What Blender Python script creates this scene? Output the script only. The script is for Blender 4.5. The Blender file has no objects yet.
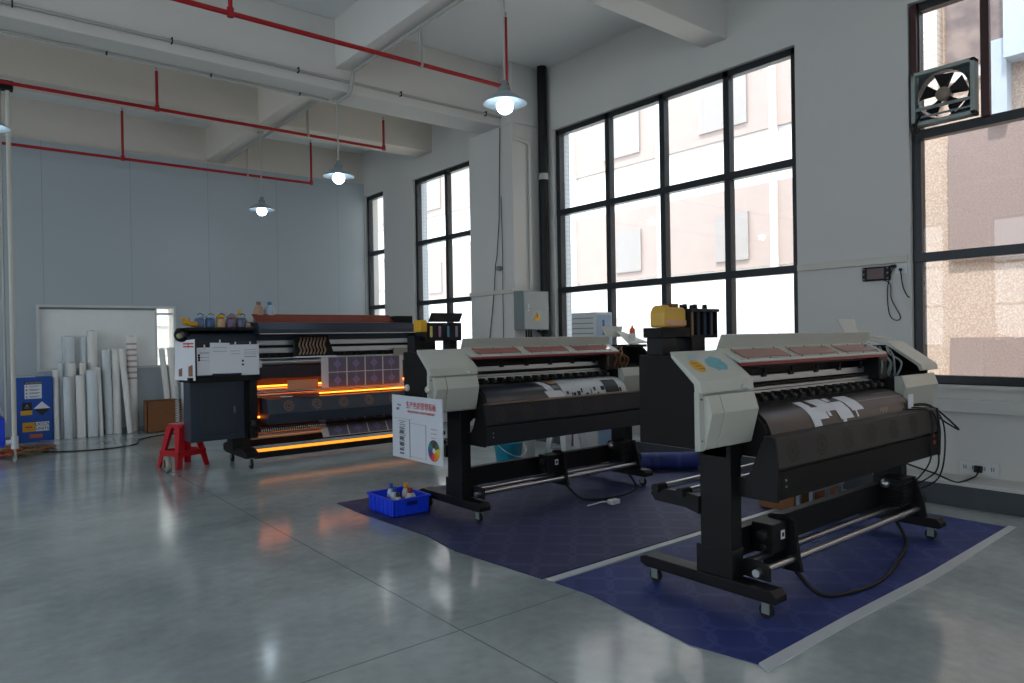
import bpy, bmesh, math, random
from mathutils import Vector, Matrix
random.seed(7)
PI = math.pi
sc = bpy.context.scene
COL = sc.collection
ORG = {}

# ------------------------------------------------------------------ helpers
def lin(c):
    o = []
    for v in c:
        v = v / 255.0
        o.append(v / 12.92 if v <= 0.04045 else ((v + 0.055) / 1.055) ** 2.4)
    return (o[0], o[1], o[2], 1.0)

MATS = {}
def mat(name, rgb, rough=0.5, metal=0.0, var=0.06, scale=6.0, bump=0.0, coat=0.0, emit=None, estr=0.0, spec=0.5, trans=0.0):
    if name in MATS: return MATS[name]
    m = bpy.data.materials.new(name); m.use_nodes = True
    nt = m.node_tree; N = nt.nodes; L = nt.links
    b = N['Principled BSDF']
    b.inputs['Roughness'].default_value = rough
    b.inputs['Metallic'].default_value = metal
    b.inputs['Specular IOR Level'].default_value = spec
    b.inputs['Coat Weight'].default_value = coat
    b.inputs['Transmission Weight'].default_value = trans
    c = lin(rgb)
    if var > 0 or bump > 0:
        tc = N.new('ShaderNodeTexCoord'); nz = N.new('ShaderNodeTexNoise')
        nz.inputs['Scale'].default_value = scale; nz.inputs['Detail'].default_value = 5
        L.new(tc.outputs['Object'], nz.inputs['Vector'])
    if var > 0:
        mx = N.new('ShaderNodeMix'); mx.data_type = 'RGBA'
        mx.inputs[6].default_value = tuple(x * (1 - var) for x in c[:3]) + (1,)
        mx.inputs[7].default_value = tuple(min(1, x * (1 + var)) for x in c[:3]) + (1,)
        L.new(nz.outputs['Fac'], mx.inputs[0]); L.new(mx.outputs[2], b.inputs['Base Color'])
    else:
        b.inputs['Base Color'].default_value = c
    if bump > 0:
        bp = N.new('ShaderNodeBump'); bp.inputs['Strength'].default_value = bump; bp.inputs['Distance'].default_value = 0.01
        L.new(nz.outputs['Fac'], bp.inputs['Height']); L.new(bp.outputs['Normal'], b.inputs['Normal'])
    if emit:
        b.inputs['Emission Color'].default_value = lin(emit); b.inputs['Emission Strength'].default_value = estr
    MATS[name] = m
    return m

def sm(pts, k=5):
    P = [Vector(p) for p in pts]; o = []
    for i in range(len(P)-1):
        a, b, c, d = P[max(i-1,0)], P[i], P[i+1], P[min(i+2,len(P)-1)]
        for j in range(k):
            t = j/k; o.append(.5*((2*b)+(c-a)*t+(2*a-5*b+4*c-d)*t*t+(3*b-a-3*c+d)*t*t*t))
    return o + [P[-1]]

class MB:
    def __init__(s): s.v = []; s.f = []; s.m = []; s.sm = []; s.cm = 0
    def add(s, vs, fs, smooth=False):
        o = len(s.v); s.v += [tuple(v) for v in vs]
        for f in fs: s.f.append(tuple(i + o for i in f)); s.m.append(s.cm); s.sm.append(smooth)
        return s
    def box(s, x0, x1, y0, y1, z0, z1):
        vs = [(x, y, z) for z in (z0, z1) for y in (y0, y1) for x in (x0, x1)]
        return s.add(vs, [(0,2,3,1),(4,5,7,6),(0,1,5,4),(2,6,7,3),(0,4,6,2),(1,3,7,5)])
    def prism(s, pts, a0, a1, axis='x'):
        # polygon pts (2D) extruded along an axis; x: pts=(y,z); y: pts=(x,z); z: pts=(x,y)
        def P(p, a):
            return {'x': (a, p[0], p[1]), 'y': (p[0], a, p[1]), 'z': (p[0], p[1], a)}[axis]
        n = len(pts)
        vs = [P(p, a0) for p in pts] + [P(p, a1) for p in pts]
        fs = [tuple(range(n)), tuple(range(2*n - 1, n - 1, -1))] + [(i, i + n, (i+1) % n + n, (i+1) % n) for i in range(n)]
        return s.add(vs, fs)
    def ring(s, c, d, r0, u=None, n=16):
        d = Vector(d).normalized(); a = Vector((0,0,1)) if abs(d.z) < .9 else Vector((1,0,0))
        e = d.cross(a).normalized(); g = d.cross(e)
        return [Vector(c) + (e*math.cos(2*PI*i/n) + g*math.sin(2*PI*i/n))*r0 for i in range(n)]
    def cyl(s, p0, p1, r0, r1=None, n=16, cap=True):
        if r1 is None: r1 = r0
        d = Vector(p1) - Vector(p0)
        a = s.ring(p0, d, r0, n=n); b = s.ring(p1, d, r1, n=n)
        s.add(a + b, [(i, (i+1) % n, (i+1) % n + n, i + n) for i in range(n)], True)
        if cap: s.add(a, [tuple(range(n-1, -1, -1))]); s.add(b, [tuple(range(n))])
        return s
    def tube(s, pts, r, n=8, cap=True):
        pts = [Vector(p) for p in pts]; rs = []
        pe = None
        for i, p in enumerate(pts):
            if i == 0: d = pts[1] - p
            elif i == len(pts)-1: d = p - pts[i-1]
            else: d = (pts[i+1] - p).normalized() + (p - pts[i-1]).normalized()
            d.normalize()
            if pe is None:
                a = Vector((0,0,1)) if abs(d.z) < .9 else Vector((1,0,0)); pe = d.cross(a).normalized()
            e = (pe - d*pe.dot(d)).normalized(); pe = e; g = d.cross(e)
            rs += [p + (e*math.cos(2*PI*k/n) + g*math.sin(2*PI*k/n))*r for k in range(n)]
        fs = [(j*n+k, j*n+(k+1) % n, (j+1)*n+(k+1) % n, (j+1)*n+k) for j in range(len(pts)-1) for k in range(n)]
        s.add(rs, fs, True)
        if cap: s.add(rs[:n], [tuple(range(n-1,-1,-1))]); s.add(rs[-n:], [tuple(range(n))])
        return s
    def lathe(s, prof, c=(0,0,0), n=24, axis='z'):
        vs = []
        for r, h in prof:
            for k in range(n):
                a = 2*PI*k/n; x, y = r*math.cos(a), r*math.sin(a)
                p = {'z': (x, y, h), 'y': (x, h, y), 'x': (h, x, y)}[axis]
                vs.append((c[0]+p[0], c[1]+p[1], c[2]+p[2]))
        m = len(prof)
        return s.add(vs, [(j*n+k, j*n+(k+1) % n, (j+1)*n+(k+1) % n, (j+1)*n+k) for j in range(m-1) for k in range(n)], True)
    def quad(s, a, b, c, d): return s.add([a,b,c,d], [(0,1,2,3)])
    def slab(s, q, off):
        # a quad thickened by the vector off
        o = Vector(off); w = [Vector(p) for p in q]; vs = w + [p + o for p in w]
        return s.add(vs, [(0,1,2,3),(7,6,5,4),(0,4,5,1),(1,5,6,2),(2,6,7,3),(3,7,4,0)])
    def build(s, name, m, parent=None, bevel=0.0, origin=None):
        o = None
        if origin is None: origin = ORG.get(parent.name, (0,0,0)) if parent else (0,0,0)
        me = bpy.data.meshes.new(name)
        me.from_pydata([(v[0]-origin[0], v[1]-origin[1], v[2]-origin[2]) for v in s.v], [], s.f)
        ms = m if isinstance(m, (list, tuple)) else [m]
        for x in ms: me.materials.append(x)
        for p, k, sm in zip(me.polygons, s.m, s.sm): p.material_index = min(k, len(ms)-1); p.use_smooth = sm
        bm = bmesh.new(); bm.from_mesh(me); bmesh.ops.recalc_face_normals(bm, faces=bm.faces); bm.to_mesh(me); bm.free()
        ob = bpy.data.objects.new(name, me); COL.objects.link(ob)
        if parent: ob.parent = parent; ORG[ob.name] = origin
        else: ob.location = origin; ORG[ob.name] = origin
        if bevel > 0:
            b = ob.modifiers.new('bevel', 'BEVEL'); b.width = bevel; b.segments = 2; b.limit_method = 'ANGLE'; b.angle_limit = math.radians(50)
        return ob

def tag(o, label, cat, group=None, kind=None):
    o['label'] = label
    o['category'] = cat
    if group: o['group'] = group
    if kind: o['kind'] = kind
    return o
def thing(name, label, cat, loc=(0,0,0), rz=0.0, group=None, org=None):
    o = bpy.data.objects.new(name, None); COL.objects.link(o)
    o.empty_display_size = 0.1
    o.location = loc; o.rotation_euler = (0,0,rz)
    ORG[o.name] = tuple(org if org is not None else loc)
    return tag(o, label, cat, group)
def struct(name, mb, m, parent=None, bevel=0.0):
    o = mb.build(name, m, parent, bevel)
    if parent is None: o['kind'] = 'structure'
    return o
def dup(root, loc, label=None, rz=None):
    r = root.copy(); COL.objects.link(r); r.location = loc
    if rz is not None: r.rotation_euler = (0,0,rz)
    if label: r['label'] = label
    for ch in list(root.children):
        c = ch.copy(); COL.objects.link(c); c.parent = r
        for g in list(ch.children):
            d = g.copy(); COL.objects.link(d); d.parent = c
    return r
def text(name, s, size, M, m, parent, depth=0.0006, align='CENTER', xs=1.0):
    # lettering as a mesh; M is a 4x4 giving origin, right and up in the coordinates of the parent's build space
    cu = bpy.data.curves.new(name, 'FONT'); cu.body = s; cu.size = size; cu.extrude = depth; cu.align_x = align; cu.align_y = 'CENTER'
    cu.resolution_u = 3
    t = bpy.data.objects.new(name + '_c', cu); COL.objects.link(t)
    bpy.context.view_layer.update()
    me = bpy.data.meshes.new_from_object(t.evaluated_get(bpy.context.evaluated_depsgraph_get()))
    bpy.data.objects.remove(t)
    og = Vector(ORG.get(parent.name, (0,0,0)))
    for v in me.vertices:
        p = M @ Vector((v.co.x*xs, v.co.y, v.co.z)); v.co = p - og
    me.materials.clear(); me.materials.append(m)
    ob = bpy.data.objects.new(name, me); COL.objects.link(ob); ob.parent = parent; ORG[ob.name] = tuple(og)
    return ob
def frame(o, r, u):
    r = Vector(r).normalized(); u = Vector(u).normalized(); n = r.cross(u)
    M = Matrix.Identity(4)
    for i in range(3): M[i][0] = r[i]; M[i][1] = u[i]; M[i][2] = n[i]; M[i][3] = o[i]
    return M

# ------------------------------------------------------------------ materials
def paint_mat(name, rgb, rough=0.7, streak=0.05):
    return mat(name, rgb, rough, 0, streak, 1.3, 0.03)
M_wall = paint_mat('wall_paint', (205,204,200))
M_warm = paint_mat('back_wall_paint', (214,206,196))
M_ceil = paint_mat('ceiling_paint', (228,230,230))
M_beam = paint_mat('beam_paint', (214,211,206))
M_beamw = paint_mat('beam_paint_warmlit', (220,210,198))  # same beam paint with the far bay's warm light put into its colour
M_frame = mat('window_frame', (42,46,50), 0.4, 0.3)
M_maroon = mat('sash_maroon', (58,24,26), 0.45)
M_white = mat('white_plastic', (205,208,208), 0.45)
M_beige = mat('beige_plastic', (186,188,178), 0.42, 0, 0.04)
M_black = mat('black_metal', (17,17,19), 0.5, 0.0, spec=.3)
M_dark = mat('dark_panel', (23,22,22), 0.6, spec=.2)
M_navy = mat('navy_grey_panel', (44,53,66), 0.4, 0.1)
M_rub = mat('black_rubber', (16,16,17), 0.7)
M_steel = mat('brushed_steel', (190,192,195), 0.28, 0.95)
M_alu = mat('aluminium_rail', (200,204,208), 0.35, 0.8)
M_red = mat('red_pipe_paint', (165,20,28), 0.4)
M_conduit = mat('conduit', (170,170,164), 0.45)
M_pvc = mat('white_pipe', (200,198,188), 0.45)
M_redp = mat('red_plastic', (185,18,30), 0.35)
M_bluep = mat('blue_plastic', (22,64,225), 0.35)
M_teal = mat('teal_plastic', (10,135,160), 0.35)
M_card = mat('cardboard', (130,85,52), 0.8, 0, 0.1, 20)
M_paper = mat('paper', (222,224,230), 0.8, 0, 0.03)
M_ink = mat('printed_black', (28,28,34), 0.6, 0, 0)
M_inkred = mat('printed_red', (190,60,50), 0.6, 0, 0)
M_grey = mat('grey_box_paint', (122,132,132), 0.45)
M_yel = mat('yellow_plastic', (214,160,18), 0.5)
M_org = mat('orange_plastic', (215,95,30), 0.5)
M_lblue = mat('pale_blue_plastic', (150,175,200), 0.4)
M_brown = mat('copper_wire', (120,80,40), 0.5, 0.4)

def floor_material():
    m = bpy.data.materials.new('polished_concrete'); m.use_nodes = True
    nt = m.node_tree; N = nt.nodes; L = nt.links; b = N['Principled BSDF']
    tc = N.new('ShaderNodeTexCoord')
    n1 = N.new('ShaderNodeTexNoise'); n1.inputs['Scale'].default_value = 0.9; n1.inputs['Detail'].default_value = 8; n1.inputs['Roughness'].default_value = .62
    n2 = N.new('ShaderNodeTexNoise'); n2.inputs['Scale'].default_value = 14; n2.inputs['Detail'].default_value = 6
    L.new(tc.outputs['Object'], n1.inputs['Vector']); L.new(tc.outputs['Object'], n2.inputs['Vector'])
    r = N.new('ShaderNodeValToRGB'); r.color_ramp.elements[0].position = .34; r.color_ramp.elements[1].position = .66
    r.color_ramp.elements[0].color = lin((142,151,153)); r.color_ramp.elements[1].color = lin((184,192,192))
    L.new(n1.outputs['Fac'], r.inputs[0])
    mx = N.new('ShaderNodeMix'); mx.data_type = 'RGBA'; mx.blend_type = 'OVERLAY'; mx.inputs[0].default_value = .18
    L.new(r.outputs[0], mx.inputs[6]); L.new(n2.outputs['Fac'], mx.inputs[7]); 
    sp = N.new('ShaderNodeSeparateXYZ'); L.new(tc.outputs['Object'], sp.inputs[0])
    def jl(out, p0, w):
        a = N.new('ShaderNodeMath'); a.operation = 'SUBTRACT'; L.new(out, a.inputs[0]); a.inputs[1].default_value = p0
        c = N.new('ShaderNodeMath'); c.operation = 'ABSOLUTE'; L.new(a.outputs[0], c.inputs[0])
        e = N.new('ShaderNodeMath'); e.operation = 'LESS_THAN'; L.new(c.outputs[0], e.inputs[0]); e.inputs[1].default_value = w
        return e.outputs[0]
    j1, j2, j3 = jl(sp.outputs[0], 1.84, .004), jl(sp.outputs[1], 2.69, .004), jl(sp.outputs[1], 30.0, .005)
    ja = N.new('ShaderNodeMath'); ja.operation = 'MAXIMUM'; L.new(j1, ja.inputs[0]); L.new(j2, ja.inputs[1])
    jb = N.new('ShaderNodeMath'); jb.operation = 'MAXIMUM'; L.new(ja.outputs[0], jb.inputs[0]); L.new(j3, jb.inputs[1])
    jm = N.new('ShaderNodeMix'); jm.data_type = 'RGBA'; jm.inputs[7].default_value = lin((126,132,132)); L.new(mx.outputs[2], jm.inputs[6]); L.new(jb.outputs[0], jm.inputs[0])
    L.new(jm.outputs[2], b.inputs['Base Color'])
    mr = N.new('ShaderNodeMapRange'); mr.inputs['To Min'].default_value = .09; mr.inputs['To Max'].default_value = .17
    L.new(n1.outputs['Fac'], mr.inputs[0]); L.new(mr.outputs[0], b.inputs['Roughness'])
    bp = N.new('ShaderNodeBump'); bp.inputs['Strength'].default_value = .05; bp.inputs['Distance'].default_value = .02
    n3 = N.new('ShaderNodeTexNoise'); n3.inputs['Scale'].default_value = 3; n3.inputs['Detail'].default_value = 2
    L.new(tc.outputs['Object'], n3.inputs['Vector']); L.new(n3.outputs['Fac'], bp.inputs['Height']); L.new(bp.outputs['Normal'], b.inputs['Normal'])
    b.inputs['Specular IOR Level'].default_value = .6
    return m
M_floor = floor_material()

def carpet_material(name, base, line, cell):
    m = bpy.data.materials.new(name); m.use_nodes = True
    nt = m.node_tree; N = nt.nodes; L = nt.links; b = N['Principled BSDF']
    tc = N.new('ShaderNodeTexCoord'); sp = N.new('ShaderNodeSeparateXYZ')
    nz = N.new('ShaderNodeTexNoise'); nz.inputs['Scale'].default_value = 2.5; nz.inputs['Detail'].default_value = 6
    L.new(tc.outputs['Object'], nz.inputs['Vector'])
    L.new(tc.outputs['Object'], sp.inputs[0])
    def math_(op, a, bb=None, v=None):
        n = N.new('ShaderNodeMath'); n.operation = op
        if hasattr(a, 'links'): L.new(a, n.inputs[0])
        else: n.inputs[0].default_value = a
        if bb is not None:
            if hasattr(bb, 'links'): L.new(bb, n.inputs[1])
            else: n.inputs[1].default_value = bb
        return n.outputs[0]
    x = math_('MULTIPLY', sp.outputs[0], 1/cell); y = math_('MULTIPLY', sp.outputs[1], 1/cell)
    # two sheared families of arcs make the woven ring pattern
    def ringf(ox, oy):
        fx = math_('SUBTRACT', math_('FRACT', math_('ADD', x, ox)), .5); fy = math_('SUBTRACT', math_('FRACT', math_('ADD', y, oy)), .5)
        d = math_('SQRT', math_('ADD', math_('MULTIPLY', fx, fx), math_('MULTIPLY', fy, fy)))
        return math_('LESS_THAN', math_('ABSOLUTE', math_('SUBTRACT', d, .40)), .035)
    rg = math_('MAXIMUM', ringf(0, 0), ringf(.5, .5))
    fac = math_('MULTIPLY', rg, math_('MULTIPLY', nz.outputs['Fac'], .85))
    mx = N.new('ShaderNodeMix'); mx.data_type = 'RGBA'; mx.inputs[6].default_value = lin(base); mx.inputs[7].default_value = lin(line)
    L.new(fac, mx.inputs[0])
    m2 = N.new('ShaderNodeMix'); m2.data_type = 'RGBA'; m2.blend_type = 'OVERLAY'; m2.inputs[0].default_value = .35
    L.new(mx.outputs[2], m2.inputs[6]); L.new(nz.outputs['Fac'], m2.inputs[7]); L.new(m2.outputs[2], b.inputs['Base Color'])
    b.inputs['Roughness'].default_value = .62
    b.inputs['Specular IOR Level'].default_value = .35
    return m
M_carp1 = carpet_material('carpet_near', (42,55,118), (72,84,140), .30)
M_carp2 = carpet_material('carpet_far', (48,51,90), (76,78,112), .30)

def glass_material(name, tint, refl=.06, film=0.0):
    m = bpy.data.materials.new(name); m.use_nodes = True
    nt = m.node_tree; N = nt.nodes; L = nt.links; N.clear()
    out = N.new('ShaderNodeOutputMaterial'); tr = N.new('ShaderNodeBsdfTransparent'); tr.inputs[0].default_value = tint
    gl = N.new('ShaderNodeBsdfGlossy'); gl.inputs['Roughness'].default_value = .02
    lw_ = N.new('ShaderNodeLayerWeight'); lw_.inputs[0].default_value = .5
    pw = N.new('ShaderNodeMath'); pw.operation = 'POWER'; pw.inputs[1].default_value = 5; L.new(lw_.outputs['Facing'], pw.inputs[0])
    fr = N.new('ShaderNodeMath'); fr.operation = 'MULTIPLY_ADD'; fr.inputs[1].default_value = .7; fr.inputs[2].default_value = .035; L.new(pw.outputs[0], fr.inputs[0])
    ms = N.new('ShaderNodeMixShader'); L.new(fr.outputs[0], ms.inputs[0]); L.new(tr.outputs[0], ms.inputs[1]); L.new(gl.outputs[0], ms.inputs[2])
    L.new(ms.outputs[0], out.inputs[0])
    return m
M_glass = glass_material('window_glass', (.93,.95,.95,1))
M_film = glass_material('tinted_pane', (.84,.82,.80,1))

def panel_material():
    m = bpy.data.materials.new('sandwich_panel'); m.use_nodes = True
    nt = m.node_tree; N = nt.nodes; L = nt.links; b = N['Principled BSDF']
    tc = N.new('ShaderNodeTexCoord'); sp = N.new('ShaderNodeSeparateXYZ'); L.new(tc.outputs['Object'], sp.inputs[0])
    a = N.new('ShaderNodeMath'); a.operation = 'MULTIPLY'; a.inputs[1].default_value = 1/1.15; L.new(sp.outputs[0], a.inputs[0])
    f = N.new('ShaderNodeMath'); f.operation = 'FRACT'; L.new(a.outputs[0], f.inputs[0])
    g = N.new('ShaderNodeMath'); g.operation = 'LESS_THAN'; g.inputs[1].default_value = .008; L.new(f.outputs[0], g.inputs[0])
    nz = N.new('ShaderNodeTexNoise'); nz.inputs['Scale'].default_value = .8; L.new(tc.outputs['Object'], nz.inputs['Vector'])
    mx = N.new('ShaderNodeMix'); mx.data_type = 'RGBA'; mx.inputs[6].default_value = lin((172,182,188)); mx.inputs[7].default_value = lin((150,159,165))
    L.new(g.outputs[0], mx.inputs[0]); L.new(mx.outputs[2], b.inputs['Base Color'])
    b.inputs['Roughness'].default_value = .3
    bp = N.new('ShaderNodeBump'); bp.inputs['Strength'].default_value = .12; bp.inputs['Distance'].default_value = .05
    L.new(nz.outputs['Fac'], bp.inputs['Height']); L.new(bp.outputs['Normal'], b.inputs['Normal'])
    return m
M_panel = panel_material()

def tile_material(name, c1, c2, scale, rough=.6):
    m = bpy.data.materials.new(name); m.use_nodes = True
    nt = m.node_tree; N = nt.nodes; L = nt.links; b = N['Principled BSDF']
    tc = N.new('ShaderNodeTexCoord'); mp = N.new('ShaderNodeMapping'); mp.inputs['Rotation'].default_value = (PI/2, 0, 0)
    br = N.new('ShaderNodeTexBrick'); br.inputs['Color1'].default_value = lin(c1); br.inputs['Color2'].default_value = lin(c1); br.inputs['Mortar'].default_value = lin(c2)
    br.inputs['Scale'].default_value = scale; br.inputs['Mortar Size'].default_value = .03; br.offset = 0
    br.inputs['Brick Width'].default_value = .5; br.inputs['Row Height'].default_value = .5
    L.new(tc.outputs['Object'], mp.inputs[0]); L.new(mp.outputs[0], br.inputs['Vector']); L.new(br.outputs['Color'], b.inputs['Base Color'])
    b.inputs['Roughness'].default_value = rough
    return m
M_tile = tile_material('pier_tiles', (214,222,230), (176,188,198), 8)

def stipple_material(name, c1, c2, scale):
    m = bpy.data.materials.new(name); m.use_nodes = True
    nt = m.node_tree; N = nt.nodes; L = nt.links; b = N['Principled BSDF']
    tc = N.new('ShaderNodeTexCoord'); v = N.new('ShaderNodeTexVoronoi'); v.inputs['Scale'].default_value = scale
    nz = N.new('ShaderNodeTexNoise'); nz.inputs['Scale'].default_value = scale*.6; nz.inputs['Detail'].default_value = 4
    L.new(tc.outputs['Object'], v.inputs['Vector']); L.new(tc.outputs['Object'], nz.inputs['Vector'])
    r = N.new('ShaderNodeValToRGB'); r.color_ramp.elements[0].position = .40; r.color_ramp.elements[1].position = .66
    r.color_ramp.elements[0].color = lin(c1); r.color_ramp.elements[1].color = lin(c2)
    L.new(nz.outputs['Fac'], r.inputs[0]); L.new(r.outputs[0], b.inputs['Base Color'])
    b.inputs['Roughness'].default_value = .9
    return m
M_stip = stipple_material('pebble_dash', (196,172,156), (222,212,202), 70)
M_stip2 = stipple_material('panel_cladding', (156,140,138), (170,156,153), 80)
M_stip3 = stipple_material('pink_render', (212,176,156), (222,192,176), 30)

# ------------------------------------------------------------------ the room
W, BACK, H = 6.3, 12.3, 4.91
XL, YN = -7.0, -6.0
struct('floor', MB().box(XL-.3, W+.3, YN-.3, BACK+.3, -.2, 0), M_floor)
struct('ceiling', MB().box(XL-.3, W+.35, YN-.3, BACK+.3, H, H+.3), M_ceil)
wins = [(-4.3, -1.3), (-.9, 2.48), (3.48, 6.87), (8.1, 10.44), (11.47, 12.2)]
ZS, ZH = .91, 4.07
mb = MB(); y = YN - .3
for a, b in wins:
    mb.box(W, W+.28, y, a, 0, H); mb.box(W, W+.28, a, b, 0, ZS); mb.box(W, W+.28, a, b, ZH, H); y = b
mb.box(W, W+.28, y, BACK+.3, 0, H)
struct('wall_right', mb, M_wall)
# back wall: an opening for the framed window, the opening goes through the cladding too
bx0, bx1, bz0, bz1 = 1.09, 2.89, 1.0, 1.90
mb = MB().box(XL-.3, bx0, BACK, BACK+.25, 0, H).box(bx1, W, BACK, BACK+.25, 0, H).box(bx0, bx1, BACK, BACK+.25, 0, bz0).box(bx0, bx1, BACK, BACK+.25, bz1, H)
struct('wall_back', mb, M_warm)
mb = MB().box(XL, bx0, BACK-.08, BACK, 0, 4.31).box(bx1, W, BACK-.08, BACK, 0, 4.31).box(bx0, bx1, BACK-.08, BACK, 0, bz0).box(bx0, bx1, BACK-.08, BACK, bz1, 4.31)
o = struct('trim_1', mb, M_panel); o['label'] = 'blue grey sandwich panel cladding of the back wall'
# left and front walls with openings, off camera
mb = MB(); y = YN-.3
lw = [(-1, 2), (3, 6), (7, 10)]
for a, b in lw:
    mb.box(XL-.28, XL, y, a, 0, H); mb.box(XL-.28, XL, a, b, 0, ZS); mb.box(XL-.28, XL, a, b, ZH, H); y = b
mb.box(XL-.28, XL, y, BACK+.3, 0, H)
struct('wall_left', mb, M_wall)
mb = MB(); x = XL
fw_ = [(-6, -3), (-2, 1)]
for a, b in fw_:
    mb.box(x, a, YN-.28, YN, 0, H); mb.box(a, b, YN-.28, YN, 0, ZS); mb.box(a, b, YN-.28, YN, ZH, H); x = b
mb.box(x, W, YN-.28, YN, 0, H)
struct('wall_front', mb, M_wall)

# windows in the right wall
def window(n, a, b, mulls, near=True, trans=(2.98, 1.96), sash=None, glass=M_glass):
    fx0, fx1 = W+.05, W+.14
    t = .07
    f = MB()
    f.box(fx0, fx1, a, a+t, ZS, ZH).box(fx0, fx1, b-t, b, ZS, ZH).box(fx0, fx1, a, b, ZS, ZS+t).box(fx0, fx1, a, b, ZH-t, ZH)
    for m in mulls: f.box(fx0, fx1, m-t/2, m+t/2, ZS, ZH)
    for z in trans: f.box(fx0-.004, fx1, a, b, z-.04, z+.035)
    o = f.build('window_%d' % n, M_frame, None, .004); o['kind'] = 'structure'
    MB().box(W+.075, W+.085, a+.02, b-.02, ZS+.02, ZH-.02).build('window_glass', glass, o)
    MB().box(W-.03, W+.26, a-.0, b, ZS-.03, ZS).build('window_sill', M_wall, o)
    return o
w1 = window(1, *wins[2], [5.95, 5.11, 4.27])
w2 = window(2, *wins[3], [9.49, 8.72])
w3 = window(3, *wins[4], [])
w0 = window(5, *wins[1], [.35, -.3], glass=M_film)
window(6, *wins[0], [-3.3, -2.3])
# the maroon sash of the nearest window's top row
MB().box(W+.012, W+.06, 1.90, 1.96, 3.0, 4.05).box(W+.012, W+.06, 2.42, 2.47, 3.0, 4.05).build('sash_frame', M_maroon, w0, .004)
def win_side(n, axis, a, b, pos):
    f = MB(); t = .06
    def bb(u0, u1, z0, z1):
        if axis == 'x': f.box(pos, pos+.08, u0, u1, z0, z1)
        else: f.box(u0, u1, pos, pos+.08, z0, z1)
    bb(a, a+t, ZS, ZH); bb(b-t, b, ZS, ZH); bb(a, b, ZS, ZS+t); bb(a, b, ZH-t, ZH)
    for k in (1, 2): bb(a+(b-a)*k/3-.03, a+(b-a)*k/3+.03, ZS, ZH)
    bb(a, b, 2.94, 3.0); bb(a, b, 1.93, 1.99)
    o = f.build('window_%d' % n, M_frame); o['kind'] = 'structure'
k = 7
for a, b in lw: win_side(k, 'x', a, b, XL-.2); k += 1
for a, b in fw_: win_side(k, 'y', a, b, YN-.2); k += 1

# window in the back wall with its white roller board
f = MB(); t = .035
f.box(bx0-t, bx1+t, BACK-.11, BACK-.07, bz1, bz1+t).box(bx0-t, bx1+t, BACK-.11, BACK-.07, bz0-t, bz0).box(bx0-t, bx0, BACK-.11, BACK-.07, bz0, bz1).box(bx1, bx1+t, BACK-.11, BACK-.07, bz0, bz1)
f.box(2.63, 2.66, BACK-.02, BACK+.02, bz0, bz1).box(2.66, bx1, BACK-.0, BACK+.03, 1.80, 1.83).box(2.66, bx1, BACK, BACK+.03, 1.14, 1.155)
w4 = f.build('window_4', M_white); w4['kind'] = 'structure'
MB().box(bx0, 2.63, BACK-.04, BACK-.02, bz0, bz1-.03).build('blind', mat('blind_white', (238,240,238), .5), w4)
MB().box(bx0, 2.63, BACK-.06, BACK-.0, bz1-.03, bz1).build('blind_rail', M_grey, w4)
MB().box(2.66, bx1, BACK+.10, BACK+.11, bz0, bz1).build('window_glass', M_glass, w4)

# beams, column
struct('trim_2', MB().box(XL, W, 7.30, 7.75, 4.13, H), M_beam, bevel=.01)
struct('trim_3', MB().box(XL, W, 4.21, 4.50, 4.37, H), M_beam, bevel=.008)
struct('trim_4', MB().box(XL, W, 9.80, 10.25, 4.41, H), M_beamw, bevel=.008)
struct('trim_5', MB().box(3.44, 3.68, 4.50, 7.30, 4.37, H), M_beam, bevel=.008)
struct('trim_6', MB().box(3.46, 3.70, 7.75, 9.80, 4.37, H).box(3.46, 3.70, 10.25, BACK, 4.37, H), M_beamw, bevel=.008)
struct('trim_7', MB().box(3.44, 3.68, YN, 4.21, 4.37, H), M_beam, bevel=.008)
struct('trim_8', MB().box(-3.6, -3.3, YN, BACK, 4.37, H), M_beam, bevel=.008)
o = struct('trim_9', MB().box(5.76, W, 7.06, 8.02, 0, 4.13).box(5.76, W, 7.06, 7.30, 4.13, H).box(5.76, W, 7.75, 8.02, 4.13, H), M_wall, bevel=.01)
o['label'] = 'square white concrete column between the windows'
# kerb along the window wall and trunking
struct('baseboard_right', MB().box(5.99, W, YN, 7.06, 0, .165), mat('kerb_grey', (70,76,82), .6), bevel=.006)
struct('trim_10', MB().box(5.98, W, YN, 7.06, .165, .195), M_wall, bevel=.004)
struct('trim_11', MB().box(W-.075, W, YN, 7.05, .70, .80), M_wall, bevel=.005)
struct('trim_12', MB().box(W-.03, W, 2.50, 3.47, 1.925, 1.985), M_pvc, bevel=.004)
struct('trim_13', MB().box(5.73, 5.76, 7.06, 8.02, 1.92, 1.975).box(5.76, 6.3, 7.04, 7.06, 1.92, 1.96), M_pvc, bevel=.004)
struct('baseboard_back', MB().box(XL, W, BACK-.10, BACK-.08, 0, .06), M_grey)

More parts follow.
